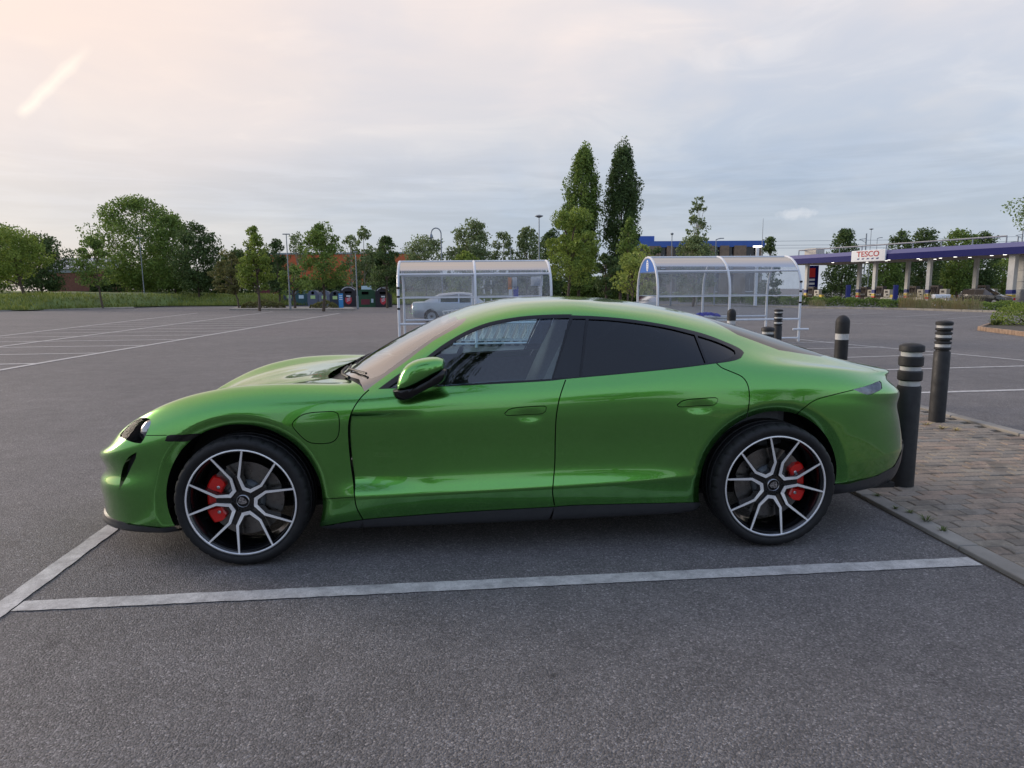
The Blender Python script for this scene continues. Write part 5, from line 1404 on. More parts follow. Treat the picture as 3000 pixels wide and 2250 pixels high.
# ================================================================ background cars
def loft_car(name, label, loc, rz, L, Wd, stations, belt, roofs, colour, tail='red_mark', pane='dark_glass'):
    """stations: (x, lower half width, shoulder z); roofs: (x, roof z, roof half width); x along the car, nose at +x"""
    c = empty(name, loc, rz, label, 'car', 'other parked cars'); b = MB(); n = 0
    rows = []
    for x, w_, zs, zb in stations: rows.append([(x, -w_*.93, zb), (x, -w_, zb+.16), (x, -w_, (zb+zs)/2+.05), (x, -w_*.96, zs), (x, -w_*.6, zs+.03), (x, 0, zs+.04), (x, w_*.6, zs+.03), (x, w_*.96, zs), (x, w_, (zb+zs)/2+.05), (x, w_, zb+.16), (x, w_*.93, zb)])
    for r in rows: b.v += r
    m_ = len(rows[0])
    for i in range(len(rows)-1):
        for j in range(m_-1): b.f.append([i*m_+j, i*m_+j+1, (i+1)*m_+j+1, (i+1)*m_+j])
    b.f.append(list(range(m_))); b.f.append([(len(rows)-1)*m_+j for j in range(m_)])
    b.build('body', colour, c, smooth=True, angle=50)
    b = MB(); rows = []
    for x, zr, wr, zl, wl in roofs: rows.append([(x, -wl, zl), (x, -wr, zr-.05), (x, -wr*.8, zr), (x, 0, zr+.02), (x, wr*.8, zr), (x, wr, zr-.05), (x, wl, zl)])
    for r in rows: b.v += r
    m_ = 7
    for i in range(len(rows)-1):
        for j in range(m_-1): b.f.append([i*m_+j, i*m_+j+1, (i+1)*m_+j+1, (i+1)*m_+j])
    b.f.append(list(range(m_))); b.f.append([(len(rows)-1)*m_+j for j in range(m_)])
    b.build('cabin', colour, c, smooth=True, angle=45)
    for s in (-1, 1):                        # side glass follows the cabin
        for a, d in zip(range(len(roofs)-1), range(1, len(roofs))):
            (xa, za, wa, la, va), (xb, zb_, wb, lb, vb) = roofs[a], roofs[d]
            q = lambda x, z, wt, wl_, zl, zr: s*(wl_+(wt-wl_)*(z-zl)/max(.01, zr-.05-zl)+.012)
            z0 = max(la, lb)+.04; zA, zB = max(z0+.02, za-.09), max(z0+.02, zb_-.09)
            g = .035*(1 if xb > xa else -1)
            b = MB(); b.quad((xa+g, q(xa, z0, wa, va, la, za), z0), (xb-g, q(xb, z0, wb, vb, lb, zb_), z0), (xb-g, q(xb, zB, wb, vb, lb, zb_), zB), (xa+g, q(xa, zA, wa, va, la, za), zA)); b.build('side_window', pane, c, fix=False)
    for a, d, nm in ((0, 1, 'rear_window'), (len(roofs)-1, len(roofs)-2, 'windscreen')):
        (xa, za, wa, la, va), (xb, zb_, wb, lb, vb) = roofs[a], roofs[d]; o_ = .012*(1 if xa > xb else -1)
        b = MB(); b.quad((xa+o_, -wa*.75, za+.03), (xb+o_, -wb*.8, zb_-.02), (xb+o_, wb*.8, zb_-.02), (xa+o_, wa*.75, za+.03)); b.build(nm, pane, c, fix=False)
    x0, x1 = stations[0][0], stations[-1][0]
    for s in (-1, 1):
        zt = stations[0][2]; w0 = stations[0][1]
        b = MB(); b.box((x0+.03, s*w0*.86, zt-.13), (.10, w0*.26, .22), bev=.03); b.build('tail_light', tail, c)
        b = MB(); b.box((x1-.06, s*stations[-1][1]*.8, stations[-1][2]-.10), (.14, w0*.34, .13), bev=.03); b.build('headlight', 'lamp_lens', c)
        for x in (x0+.95, x1-.85):
            wh = bpy.data.objects.new('wheel', None); link(wh, c)
            b = MB(); b.lathe([(.18, -.1), (.30, -.105), (.325, -.07), (.325, .07), (.30, .105), (.18, .1)], 28, (x, s*(Wd/2-.10), .325), 'y'); b.build('tyre', 'rubber', wh, smooth=True)
            b = MB(); b.lathe([(.19, -.09), (.20, -.11), (.06, -.10)] if s < 0 else [(.06, .10), (.20, .11), (.19, .09)], 20, (x, s*(Wd/2-.10), .325), 'y'); b.build('rim', 'galv', wh)
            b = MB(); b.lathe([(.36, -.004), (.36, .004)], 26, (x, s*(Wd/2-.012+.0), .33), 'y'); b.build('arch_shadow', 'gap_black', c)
    return c
pbr('silver_paint', (.42, .44, .47), .28, metal=.55, coat=.8)
pbr('black_paint', (.012, .013, .015), .2, coat=1.)
g_ = gp(1330, 946)
loft_car('parked_car', 'silver saloon with red tail light seen through the left shelter', (g_[0]+.3, g_[1]+.9, zg(g_[0], g_[1]+.9)), R(0), 4.6, 1.8,
 [(-2.3, .70, .90, .38), (-2.22, .82, .98, .28), (-1.6, .89, 1.0, .22), (-.5, .9, .95, .2), (.6, .9, .92, .2), (1.3, .88, .88, .22), (2.0, .82, .76, .26), (2.28, .66, .62, .34)], .95,
 [(-1.75, 1.02, .60, .98, .76), (-.95, 1.38, .60, .96, .86), (-.05, 1.45, .62, .93, .88), (.55, 1.40, .60, .91, .87), (1.25, .93, .58, .89, .76)], 'silver_paint')

# ================================================================ lamp posts
pbr('lamp_grey', (.22, .25, .28), .5, metal=.4, var=.1, vscale=5); pbr('lamp_lit', (.9, .9, .9), .4, emit=(1, .98, .95), estr=2.5)
def lamp(label, px, ybase, ytop, kind='T', depth=None, r=.055, hw=.35):
    g = gp(px, ybase) if depth is None else at_depth(px, depth); H = zpx(g, ytop)-g[2]
    o = empty('lamp_post', g, 0, label, 'lamp post', 'lamp posts round the car park')
    b = MB(); b.tube([(0, 0, 0), (0, 0, 1.2)], r*1.9, 10); b.build('base', 'lamp_grey', o, smooth=True)
    if kind == 'hook':
        b = MB(); pts = [(0, 0, 1.2), (0, 0, H*.7), (0, 0, H-.5)]+[(-.45+.45*math.cos(t), 0, H-.5+.5*math.sin(t)) for t in np.linspace(.2, math.pi, 9)]; b.tube(pts, r, 8); b.build('post', 'lamp_grey', o, smooth=True)
        b = MB(); b.lathe([(.05, H-.95), (.16, H-.85), (.17, H-.7), (.06, H-.5)], 16, (-.9, 0, 0)); b.build('camera_dome', 'lamp_grey', o, smooth=True); return o
    b = MB(); b.tube([(0, 0, 1.2), (0, 0, H)], [r*1.1, r*.7], 10); b.build('post', 'lamp_grey', o, smooth=True)
    b = MB()
    if kind == 'disc': b.lathe([(.1, H-.12), (hw, H-.02), (hw, H+.03), (.08, H+.1)], 24)
    elif kind == 'arm': b.tube([(0, 0, H-.05), (.25, 0, H+.05), (.55, 0, H+.1)], .05, 8); b.box((.62, 0, H+.1), (.5, .22, .09), bev=.02)
    else: b.box((0, 0, H), (hw*2, .22, .08), bev=.02)
    b.build('lamp_head', 'lamp_grey', o, smooth=True)
    return o
lamp('grey lamp post on the grass edge at far left', 426, 897, 697)
lamp('lamp post with flat head on the hedge island', 851, 909, 686, hw=.30)
lamp('short lamp post behind the black donation banks', 1046, 0, 738, 'T', 62, hw=.18)
lamp('hooked camera post above the left shelter', 1296, 0, 668, 'hook', 62)
lamp('disc-headed lamp post beside the left shelter', 1580, 0, 633, 'disc', 52, hw=.32)
lamp('small lamp post left of the disc-headed one', 1497, 0, 726, 'T', 70, hw=.25)
lamp('lamp post with cap in front of the blue building left half', 1965, 0, 685, 'disc', 70, hw=.16)
lamp('lamp post with side arm in front of the blue building', 2093, 0, 701, 'arm', 75)
lamp('lamp post with arm behind the canopy', 2560, 0, 698, 'arm', 110)
lamp('tall lamp post behind the canopy', 2541, 0, 671, 'disc', 112, hw=.35)
g_ = at_depth(2214, 66); z1 = zpx(g_, 722)-g_[2]; o = empty('lamp_post', g_, 0, 'lit T-shaped lamp left of the filling station', 'lamp post', 'lamp posts round the car park')
b = MB(); b.tube([(0, 0, 0), (0, 0, z1-.1)], .16, 10); b.build('post', 'sign_white', o, smooth=True)
b = MB(); b.box((0, 0, z1), (.78, .3, .12), bev=.02); b.build('lamp_head', 'lamp_lit', o)
g_ = at_depth(2227, 90); z1 = zpx(g_, 640)-g_[2]; b = MB(); b.tube([(0, 0, 0), (0, 0, z1)], [.09, .03], 8); o = b.build('mast', 'lamp_grey', smooth=True); o.location = g_; tag(o, 'thin tall mast at the right end of the blue building', 'mast')

# ================================================================ recycling banks
def colour(n, c, r=.5, v=.12): pbr(n, c, r, var=v, vscale=3)
for n, c in (('bank_grey', (.085, .10, .14)), ('bank_teal', (.018, .075, .085)), ('bank_grey2', (.10, .115, .165)), ('bank_slate', (.13, .145, .19)), ('bank_navy', (.020, .030, .050)), ('bank_red', (.150, .022, .035)), ('bank_green', (.012, .070, .028)), ('bank_black', (.016, .013, .020))): colour(n, c)
pbr('label_lime', (.45, .62, .25), .6); pbr('label_pale', (.55, .68, .74), .6); pbr('panel_cyan', (.04, .25, .55), .5); pbr('shield_red', (.55, .03, .05), .5)
def igloo(px0, px1, ytop, ybase, m_, lab, label):
    g = gp((px0+px1)/2, ybase); s = spx(g); w_ = (px1-px0)/s; h = zpx(g, ytop)-g[2]
    o = empty('recycling_bank', g, 0, label, 'recycling bank', 'recycling banks in a row')
    b = MB(); b.prism([(-w_*.46, 0), (w_*.46, 0), (w_*.5, h*.12), (w_*.49, h*.78), (w_*.36, h*.96), (w_*.30, h), (-w_*.30, h), (-w_*.36, h*.96), (-w_*.49, h*.78), (-w_*.5, h*.12)], 0, w_*.9, 'y'); b.build('bin', m_, o)
    b = MB(); b.lathe([(w_*.14, -.03), (w_*.14, .01)], 16, (0, -.005, h*.86), 'y'); b.build('slot', 'gap_black', o)
    b = MB(); b.box((0, -.012, h*.58), (w_*.42, .014, h*.22)); b.build('label_plate', lab, o)
    b = MB(); b.tube([(-w_*.3, w_*.45, h*.98), (0, w_*.45, h*1.06), (w_*.3, w_*.45, h*.98)], .03, 6); b.build('lifting_loop', 'galv', o)
    return o
igloo(832, 866, 851, 895, 'bank_grey', 'label_lime', 'blue-grey bottle bank behind the second lamp post')
igloo(867, 901, 851, 895.5, 'bank_teal', 'label_pale', 'dark teal bottle bank second in the row')
igloo(902, 934, 852, 896, 'bank_grey2', 'label_lime', 'blue-grey bottle bank with round hatch, third in the row')
igloo(935, 966, 853, 896, 'bank_slate', 'label_lime', 'lightest grey bottle bank, fourth in the row')
igloo(967, 998, 854, 897, 'bank_navy', 'label_lime', 'near-black bottle bank right of the light grey one')
g_ = gp(782, 893); s_ = spx(g_); w_ = 58/s_; h_ = zpx(g_, 849)-g_[2]
o = empty('recycling_bank', g_, 0, 'dark red sloping recycling skip behind the left hedge', 'recycling bank', 'recycling banks in a row')
b = MB(); b.prism([(-w_*.5, 0), (w_*.5, 0), (w_*.46, h_*.9), (w_*.3, h_), (-w_*.1, h_), (-w_*.42, h_*.75)], 0, 1.4, 'y'); b.build('bin', 'bank_red', o)
b = MB(); b.box((w_*.18, -.012, h_*.55), (w_*.16, .014, h_*.35)); b.build('label_plate', 'label_pale', o)
b = MB(); b.box((w_*.36, -.012, h_*.5), (w_*.12, .014, h_*.4)); b.build('label_plate', 'sign_white', o)
def donation(px0, px1, ytop, ybase, label):
    g = gp((px0+px1)/2, ybase); s = spx(g); w_ = (px1-px0)/s; h = zpx(g, ytop)-g[2]
    o = empty('donation_bank', g, 0, label, 'donation bank', 'black donation banks')
    arc_ = [(w_*.5*math.cos(t), h*.68+h*.32*math.sin(t)) for t in np.linspace(0, math.pi, 16)]
    b = MB(); b.prism([(-w_*.5, 0), (w_*.5, 0)]+arc_, 0, 1.2, 'y'); b.build('cabinet', 'bank_black', o)
    b = MB()
    for t in np.linspace(.55, math.pi-.55, 13): b.box((w_*.43*math.cos(t), -.012, h*.68+h*.27*math.sin(t)), (w_*.035, .012, h*.05), 0)
    lt = b.build('lettering', 'sign_white', o); lt['kind'] = 'stuff'
    b = MB(); b.box((0, -.03, h*.70), (w_*.42, .07, h*.10), bev=.02); b.build('chute', 'gap_black', o)
    b = MB(); b.box((0, -.012, h*.52), (w_*.24, .014, h*.07)); b.build('notice', 'sign_white', o)
    sh = [(-.16, .17), (0, .15), (.16, .17), (.17, -.02), (.10, -.13), (0, -.18), (-.10, -.13), (-.17, -.02)]
    b = MB(); b.prism([(x*w_*1.15, h*.29+z*h*.95) for x, z in sh], -.014, -.002, 'y'); b.build('red_shield', 'shield_red', o)
    b = MB()
    for q in range(3): b.prism([(x*w_, h*.29+z*h) for x, z in ((-.11, -.045+.06*q), (.11, .035+.06*q), (.11, .06+.06*q), (-.11, -.02+.06*q))], -.019, -.015, 'y')
    k_ = b.build('shield_stripe', 'label_pale', o); k_['kind'] = 'stuff'
donation(998, 1046, 838, 899, 'black domed donation bank with red shield, left of the green one')
donation(1101, 1146, 840, 900, 'black domed donation bank with red shield next to the shelter')
g_ = gp(1074, 900); s_ = spx(g_); w_ = 54/s_; h_ = zpx(g_, 848)-g_[2]
o = empty('textile_bank', g_, 0, 'green textile bank between the two black donation banks', 'recycling bank', 'recycling banks in a row')
b = MB(); b.prism([(-w_*.5, 0), (w_*.5, 0), (w_*.5, h_*.85), (w_*.42, h_*.97), (w_*.1, h_), (-w_*.42, h_*.97), (-w_*.5, h_*.85)], 0, 1.3, 'y'); b.build('cabinet', 'bank_green', o)
b = MB(); b.box((-w_*.05, -.03, h_*.80), (w_*.36, .07, h_*.16), bev=.02); b.build('chute', 'gap_black', o)
b = MB(); b.box((-w_*.05, -.012, h_*.30), (w_*.46, .014, h_*.30)); b.build('poster', 'bank_red', o)
b = MB(); b.box((w_*.32, -.012, h_*.36), (w_*.12, .014, h_*.22)); b.build('notice', 'label_pale', o)
b = MB(); b.box((0, .5, h_*1.10), (w_*.55, .1, h_*.2)); b.build('header_board', 'label_pale', o)
g_ = gp(1000, 905); s_ = spx(g_); h_ = zpx(g_, 860)-g_[2]; w_ = 13/s_
o = empty('pavement_sign', g_, 0, 'bright blue upright sign in front of the dark banks', 'sign')
b = MB(); b.box((0, 0, h_/2), (w_, .07, h_), bev=.02); b.build('board', 'panel_cyan', o)
b = MB()
for q in range(3): b.box((0, -.04, h_*(.86-.12*q)), (w_*.7, .008, h_*.05))
k_ = b.build('lettering', 'sign_white', o); k_['kind'] = 'stuff'
# island kerbs
def island(name, a, b_, c, d, label=None):
    P = [gp(*q) for q in (a, b_, c, d)]; b = MB(); k = 0
    b.v = [(p[0], p[1], zg(p[0], p[1])-.05) for p in P]+[(p[0], p[1], zg(p[0], p[1])+.11) for p in P]
    b.f = [[0, 1, 2, 3], [7, 6, 5, 4]]+[[i, 4+i, 4+(i+1) % 4, (i+1) % 4] for i in range(4)]
    o = b.build(name, 'kerb_stone'); o['kind'] = 'structure'
    return o
island('kerb_island', (672, 909), (1040, 909.5), (1030, 903), (690, 903))
island('kerb_island', (-60, 914), (395, 904), (380, 898), (-60, 906))
# brick planter edge at the right
pbr('planter_brick', (.26, .18, .125), .85, var=.3, vscale=6, bump=.4, bscale=60)
PL = [gp(2868, 968), gp(3120, 1000), gp(3120, 955), gp(2920, 950)]
pl = mesh_obj('planter_bed', [(p[0], p[1], zg(p[0], p[1])+.10) for p in PL], [(0, 1, 2, 3)], 'soil'); pl['kind'] = 'structure'
rr = random.Random(9)
for a, b_ in ((PL[0], PL[1]), (PL[3], PL[0])):
    d_ = b_-a; L_ = np.linalg.norm(d_[:2]); n_ = int(L_/.235)
    for i in range(n_):
        p = a+d_*(i+.5)/n_; b = MB(); b.box((0, 0, .07), (.225, .11, .15), bev=.012); o = b.build('brick', 'planter_brick', pl); o.location = (p[0], p[1], zg(p[0], p[1])+rr.uniform(-.006, .006)); o.rotation_euler = (0, 0, math.atan2(d_[1], d_[0])+rr.gauss(0, .02))
g_ = gp(2915, 960); o = tuft((g_[0], g_[1], zg(g_[0], g_[1])+.1), 60, .28, .26, 'weed', 77); tag(o, 'spiky green weeds on the brick planter by the bush', 'weed')
# kerb along the station hedge
K = [gp(1900, 893), gp(2363, 903), gp(2660, 908), gp(2949, 917), gp(3060, 921)]
b = MB()
kh = mesh_obj('kerb', [(p[0], p[1]+dy, zg(p[0], p[1])+.004) for p in K for dy in (-.02, .3)], [(2*i, 2*i+2, 2*i+3, 2*i+1) for i in range(len(K)-1)], 'soil'); kh['kind'] = 'structure'
for a, b_ in zip(K[:-1], K[1:]):
    d_ = b_-a; L_ = np.linalg.norm(d_[:2]); n_ = int(L_/1.8)+1; rz = math.atan2(d_[1], d_[0])
    for i in range(n_):
        p = a+d_*(i+.5)/n_; b = MB(); b.box((0, 0, .05), (L_/n_-.02, .14, .18), bev=.02); o = b.build('kerb_stone', 'kerb_stone', kh); o.location = (p[0], p[1]+.06, zg(p[0], p[1])); o.rotation_euler = (0, 0, rz)
# ================================================================ filling station
pbr('fascia_blue', (.004, .008, .105), .5, spec=.15); pbr('fascia_top', (.11, .11, .24), .5); pbr('soffit', (.42, .36, .28), .7); pbr('column_white', (.55, .54, .50), .6, var=.08, vscale=2)
pbr('pump_brown', (.055, .042, .036), .6, var=.2, vscale=3); pbr('cream', (.46, .43, .36), .6, var=.08, vscale=2); pbr('yellow', (.62, .45, .06), .5); pbr('text_red', (.42, .012, .014), .5); pbr('text_blue', (.01, .02, .16), .5)
pbr('soffit_light', (.9, .9, .9), .4, emit=(1, .97, .9), estr=3.0)
FL = at_depth(2258, 100); FR = at_depth(3090, 65)
zf = (zpx(FL, 778)+zpx(FR, 736))/2
u_ = (FR-FL)[:2]; LF = np.linalg.norm(u_); u_ = u_/LF; nb = np.array([-u_[1], u_[0]])
if nb@CF_[:2] < 0: nb = -nb
fs = empty('filling_station', (FL[0], FL[1], zg(FL[0], FL[1])), math.atan2(u_[1], u_[0]), 'filling station with long blue canopy at the right', 'filling station')
zf0 = zf-zg(FL[0], FL[1]); DB = 11. if True else 0
sgn = 1. if (nb@np.array([-u_[1], u_[0]])) > 0 else -1.
def Y(y): return y*sgn
def on_front(px, back=0.):                  # distance along the front line under a pixel column
    d = ray(px, 850); o = np.array([FL[0]+nb[0]*back, FL[1]+nb[1]*back]); M = np.array([[d[0], -u_[0]], [d[1], -u_[1]]]); s = np.linalg.solve(M, o-CAM[:2]); return float(s[1])
b = MB(); b.box((LF/2, Y(.12), zf0+.36), (LF, .24, .72)); b.box((LF/2, Y(DB-.12), zf0+.30), (LF, .24, .60)); b.box((.12, Y(DB/2), zf0+.30), (.22, DB-.5, .60)); b.build('fascia', 'fascia_blue', fs)
b = MB(); b.prism([(Y(.02), zf0+.722), (Y(.45), zf0+1.22), (Y(DB-.55), zf0+1.22), (Y(DB), zf0+.722)], 0, LF, 'x'); b.build('canopy_top', 'fascia_top', fs)
b = MB(); b.box((LF/2, Y(DB/2), zf0+.06), (LF-.6, DB-.6, .10)); b.build('soffit', 'soffit', fs)
rr = random.Random(2)
for i, (px, back) in enumerate(((2435, 1.2), (2525, 2), (2535, 5), (2598, .9), (2590, 3.2), (2683, 1.4), (2690, 5), (2748, 2.4), (2732, 5), (2790, .9), (2833, 4), (2896, 1.6), (2934, .9))):
    b = MB(); b.lathe([(.16, zf0-.01), (.16, zf0+.02)], 14, (on_front(px, back), Y(back), 0)); b.build('canopy_light', 'soffit_light', fs)
def col(px, back, w_=.42):
    x = on_front(px, back); o = MB().box((x, Y(back), zf0/2-.2), (w_, w_, zf0+.4)).build('column', 'column_white', fs)
    for q, (z, m_) in enumerate(((1.55, 'text_blue'), (1.12, 'yellow'), (.80, 'red_mark'))): MB().box((x, Y(back), z), (w_+.02, w_+.02, .42 if q == 0 else .26)).build('column_band', m_, fs)
    return x
cols = [(2362, 1.6), (2561, 1.6), (2719, 1.6), (2962, 1.2), (2515, 6.4), (2656, 6.4), (2855, 6.4)]
for px, bk in cols: col(px, bk, .62 if px == 2962 else .42)
def pump(px, back, label, tray=None):
    x = on_front(px, back); P = np.array([FL[0]+u_[0]*x+nb[0]*back, FL[1]+u_[1]*x+nb[1]*back]); zb = zg(P[0], P[1])
    o = empty('fuel_pump', (P[0], P[1], zb), fs.rotation_euler[2], label, 'fuel pump', 'fuel pumps under the canopy')
    MB().box((.9, 0, 1.05), (1.0, .7, 2.1), bev=.05).build('cabinet', 'pump_brown', o)
    for q in range(4):
        b = MB(); x0 = .55+.2*q; b.tube([(x0, -Y(.40), 1.9), (x0-.03, -Y(.46), 1.2), (x0+.02, -Y(.42), .7)], .03, 6); b.build('hose', 'gap_black', o)
        MB().box((x0, -Y(.42), 1.05), (.09, .1, .22), bev=.02).build('nozzle', 'galv', o)
    MB().box((2.0, -Y(.1), 1.22), (.85, .6, .92), bev=.04).build('pay_terminal', 'cream', o)
    MB().box((1.95, -Y(.42), 1.40), (.34, .03, .24)).build('screen', 'pump_brown', o)
    MB().box((2.12, -Y(.42), 1.02), (.3, .03, .14)).build('keypad', 'gap_black', o)
    MB().box((2.0, 0, .38), (1.7, .8, .62), bev=.03).build('plinth', 'cream', o)
    MB().box((2.65, -Y(.1), .86), (.5, .5, .34), bev=.03).build('squeegee_box', 'yellow', o)
pump(2366, 1.7, 'fuel pump leftmost under the canopy'); pump(2519, 6.4, 'fuel pump at the rear column below the canopy sign'); pump(2564, 1.7, 'fuel pump with white terminal right of the sign columns')
pump(2660, 6.4, 'fuel pump at the middle rear column'); pump(2722, 1.7, 'fuel pump with white tray left of the dark estate car'); pump(2858, 6.4, 'fuel pump behind the dark estate car')
# sign board
x0, x1 = on_front(2491), on_front(2590)
sg = MB(); sg.box(((x0+x1)/2, -Y(.10), zf0+.60), (x1-x0, .22, 1.42), bev=.06); sb = sg.build('sign_board', 'sign_white', fs)
def text_mesh(txt, size, material, parent, loc, rot, ext=.01, squeeze=1.):
    cu = bpy.data.curves.new('text', 'FONT'); cu.body = txt; cu.size = size; cu.align_x = 'CENTER'; cu.align_y = 'CENTER'; cu.extrude = ext; cu.offset = .012*size
    t = bpy.data.objects.new('text', cu); COL.objects.link(t); dg = bpy.context.evaluated_depsgraph_get(); me = bpy.data.meshes.new_from_object(t.evaluated_get(dg)); bpy.data.objects.remove(t)
    me.materials.clear(); me.materials.append(MAT[material]); o = bpy.data.objects.new('lettering', me); link(o, parent); o.location = loc; o.rotation_euler = rot; o.scale = (squeeze, 1, 1); return o
lt = text_mesh('TESCO', .95, 'text_red', sb, ((x0+x1)/2, -Y(.225), zf0+.80), (R(90), 0, 0), squeeze=(x1-x0)*.72/ (.95*3.35))
lt['kind'] = 'stuff'
for q in range(5):
    xx_ = x0+(x1-x0)*(.22+.14*q); b = MB(); b.prism([(xx_-.20, zf0+.16), (xx_+.12, zf0+.16), (xx_+.24, zf0+.32), (xx_-.08, zf0+.32)], -Y(.225), -Y(.215), 'y'); b.build('sign_dash', 'text_blue', fs)
# rail on the canopy roof
b = MB(); zr = zf0+2.05; xa, xb = on_front(2335, 3), on_front(2935, 3)
b.tube([(xa, Y(3), zr), (xb, Y(3), zr)], .10, 6)
for q in range(9): x = xa+(xb-xa)*q/8; b.tube([(x, Y(3), zf0+1.1), (x, Y(3), zr)], .07, 6)
b.tube([(xa, Y(3), zr), (xa, Y(7), zr)], .08, 6); b.build('roof_rail', 'galv', fs)
MB().box((on_front(2380, 5), Y(5), zf0+1.75), (2.2, 1.6, 1.1), bev=.05).build('roof_unit', 'cream', fs)
# kiosk at the right end
x0, x1 = on_front(2968, 2.), LF+9
MB().box(((x0+x1)/2, Y(6.), zf0/2-.3), (x1-x0, 7.4, zf0+.5)).build('kiosk_wall', 'column_white', fs)
for z in (1.3, 2.6, 3.8): MB().box(((x0+x1)/2, Y(2.27), z), (x1-x0, .06, .05)).build('panel_joint', 'galv', fs)
MB().box((on_front(2992, 2.), Y(2.25), 1.0), (1.6, .08, 1.6)).build('kiosk_hatch', 'galv', fs)
# price totem
g_ = at_depth(2381, 104); z1 = zpx(g_, 778)-g_[2]; s_ = spx(g_)
o = empty('price_totem', g_, fs.rotation_euler[2]*.3, 'blue and white price totem under the left canopy end', 'sign')
MB().box((.0, 0, z1/2), (26/s_, .3, z1), bev=.05).build('panel', 'fascia_blue', o)
MB().box((-4/s_, -.17, z1*.80), (16/s_, .04, z1*.26)).build('price_header', 'red_mark', o)
for q in range(4): MB().box((-4/s_, -.17, z1*(.60-.11*q)), (15/s_, .04, z1*.06)).build('price_bar', 'sign_white', o)
for px, d_, lb in ((2485, 78, 'dark blue upright board between the two left pump columns'), (2624, 76, 'dark blue upright board beside the middle pump')):
    g_ = at_depth(px, d_); z1 = zpx(g_, 835)-g_[2]; b = MB(); b.box((0, 0, z1/2), (.5, .25, z1), bev=.03); o = b.build('board', 'text_blue'); o.location = g_; tag(o, lb, 'board')
g_ = at_depth(2888, 70)
loft_car('parked_car', 'dark estate car at the pumps below the right canopy end', g_, fs.rotation_euler[2], 4.8, 1.9,
 [(-2.4, .74, 1.0, .40), (-2.3, .86, 1.08, .30), (-1.6, .93, 1.08, .26), (-.4, .94, 1.04, .24), (.7, .94, 1.02, .24), (1.4, .92, .98, .26), (2.1, .86, .88, .30), (2.4, .68, .72, .38)], 1.0,
 [(-2.25, 1.12, .70, 1.06, .84), (-1.95, 1.62, .64, 1.05, .90), (-.6, 1.68, .66, 1.03, .91), (.35, 1.62, .64, 1.01, .90), (1.25, 1.04, .62, .98, .80)], 'black_paint')
g_ = at_depth(2758, 60); b = MB(); b.box((0, 0, .95), (1.5, .6, .35), bev=.08); b.box((-.6, 0, .4), (.08, .4, .8)); b.box((.6, 0, .4), (.08, .4, .8)); b.box((0, 0, .55), (1.3, .06, .08)); o = b.build('display_trough', 'sign_white'); o.location = g_; tag(o, 'white trough with goods standing behind the station hedge', 'trough')

# ================================================================ buildings
pbr('brick_red', (.20, .085, .058), .9, var=.2, vscale=2.5, bump=.3, bscale=30); pbr('roof_grey', (.30, .33, .36), .5, var=.1); pbr('orange_clad', (.52, .105, .035), .6, var=.1, vscale=1); pbr('blue_clad', (.035, .105, .38), .5, var=.08, vscale=1); pbr('brick_brown', (.22, .155, .105), .9, var=.25, vscale=2.2, bump=.3, bscale=30); pbr('window_dark', (.02, .022, .026), .15); pbr('warm_window', (.8, .7, .5), .4, emit=(1, .78, .5), estr=1.2)
def facade(name, label, px0, px1, ytop, depth, deep=10.):
    g = at_depth((px0+px1)/2, depth); s = spx(g); o = empty(name, g, 0, label, 'building', 'buildings beyond the trees'); return o, g, s
o, g_, s_ = facade('brick_shed', 'red brick shed with pale grey roof between the left trees', 150, 290, 757, 100)
h = zpx(g_, 788)-g_[2]; h2 = zpx(g_, 757)-g_[2]; w_ = 140/s_
MB().box((0, 5, h/2), (w_, 10, h)).build('wall', 'brick_red', o)
b = MB(); b.prism([(-.4, h), (5, h2+.3), (10.4, h)], -w_/2-.3, w_/2+.3, 'x'); b.build('roof', 'roof_grey', o)
MB().box((0, -.06, h-.3), (w_, .1, .5)).build('gutter', 'roof_grey', o)
o, g_, s_ = facade('retail_shed', 'orange retail shed half hidden behind the bank trees', 800, 1215, 742, 125)
h = zpx(g_, 744)-g_[2]; w_ = 415/s_
MB().box((0, 10, h*.62), (w_, 20, h*.78)).build('upper_wall', 'orange_clad', o); MB().box((0, 10.2, h*.12), (w_-.2, 20, h*.24)).build('lower_wall', 'window_dark', o)
MB().box((0, 10, h+.12), (w_+.4, 20.4, .3)).build('roof_edge', 'roof_grey', o)
for q in range(6): MB().box((-w_*.14+q*w_*.055, .12, h*.16), (w_*.030, .1, h*.10)).build('window', 'warm_window' if q in (1, 2) else 'roof_grey', o)
o, g_, s_ = facade('office_building', 'brown brick building with bright blue roof band', 1850, 2240, 705, 128)
h = zpx(g_, 706)-g_[2]; hb = zpx(g_, 724)-g_[2]; w_ = 388/s_
MB().box((0, 8, hb/2), (w_-.3, 15.6, hb)).build('wall', 'window_dark', o); MB().box((0, 7.8, (h+hb)/2), (w_, 16.2, h-hb)).build('blue_band', 'blue_clad', o)
ht = zpx(g_, 688)-g_[2]; MB().box((-w_/2+2.4, 7.5, (ht+h)/2), (4.6, 10, ht-h)).build('roof_tower', 'blue_clad', o)
for a, c in ((1895, 1930), (1948, 1966), (1990, 2040), (2059, 2089), (2105, 2132), (2147, 2183), (2213, 2232)):
    MB().box((((a+c)/2-2045)/s_, -.12, (hb+.25)/2), ((c-a)/s_, .5, hb+.25)).build('brick_pier', 'brick_brown', o)
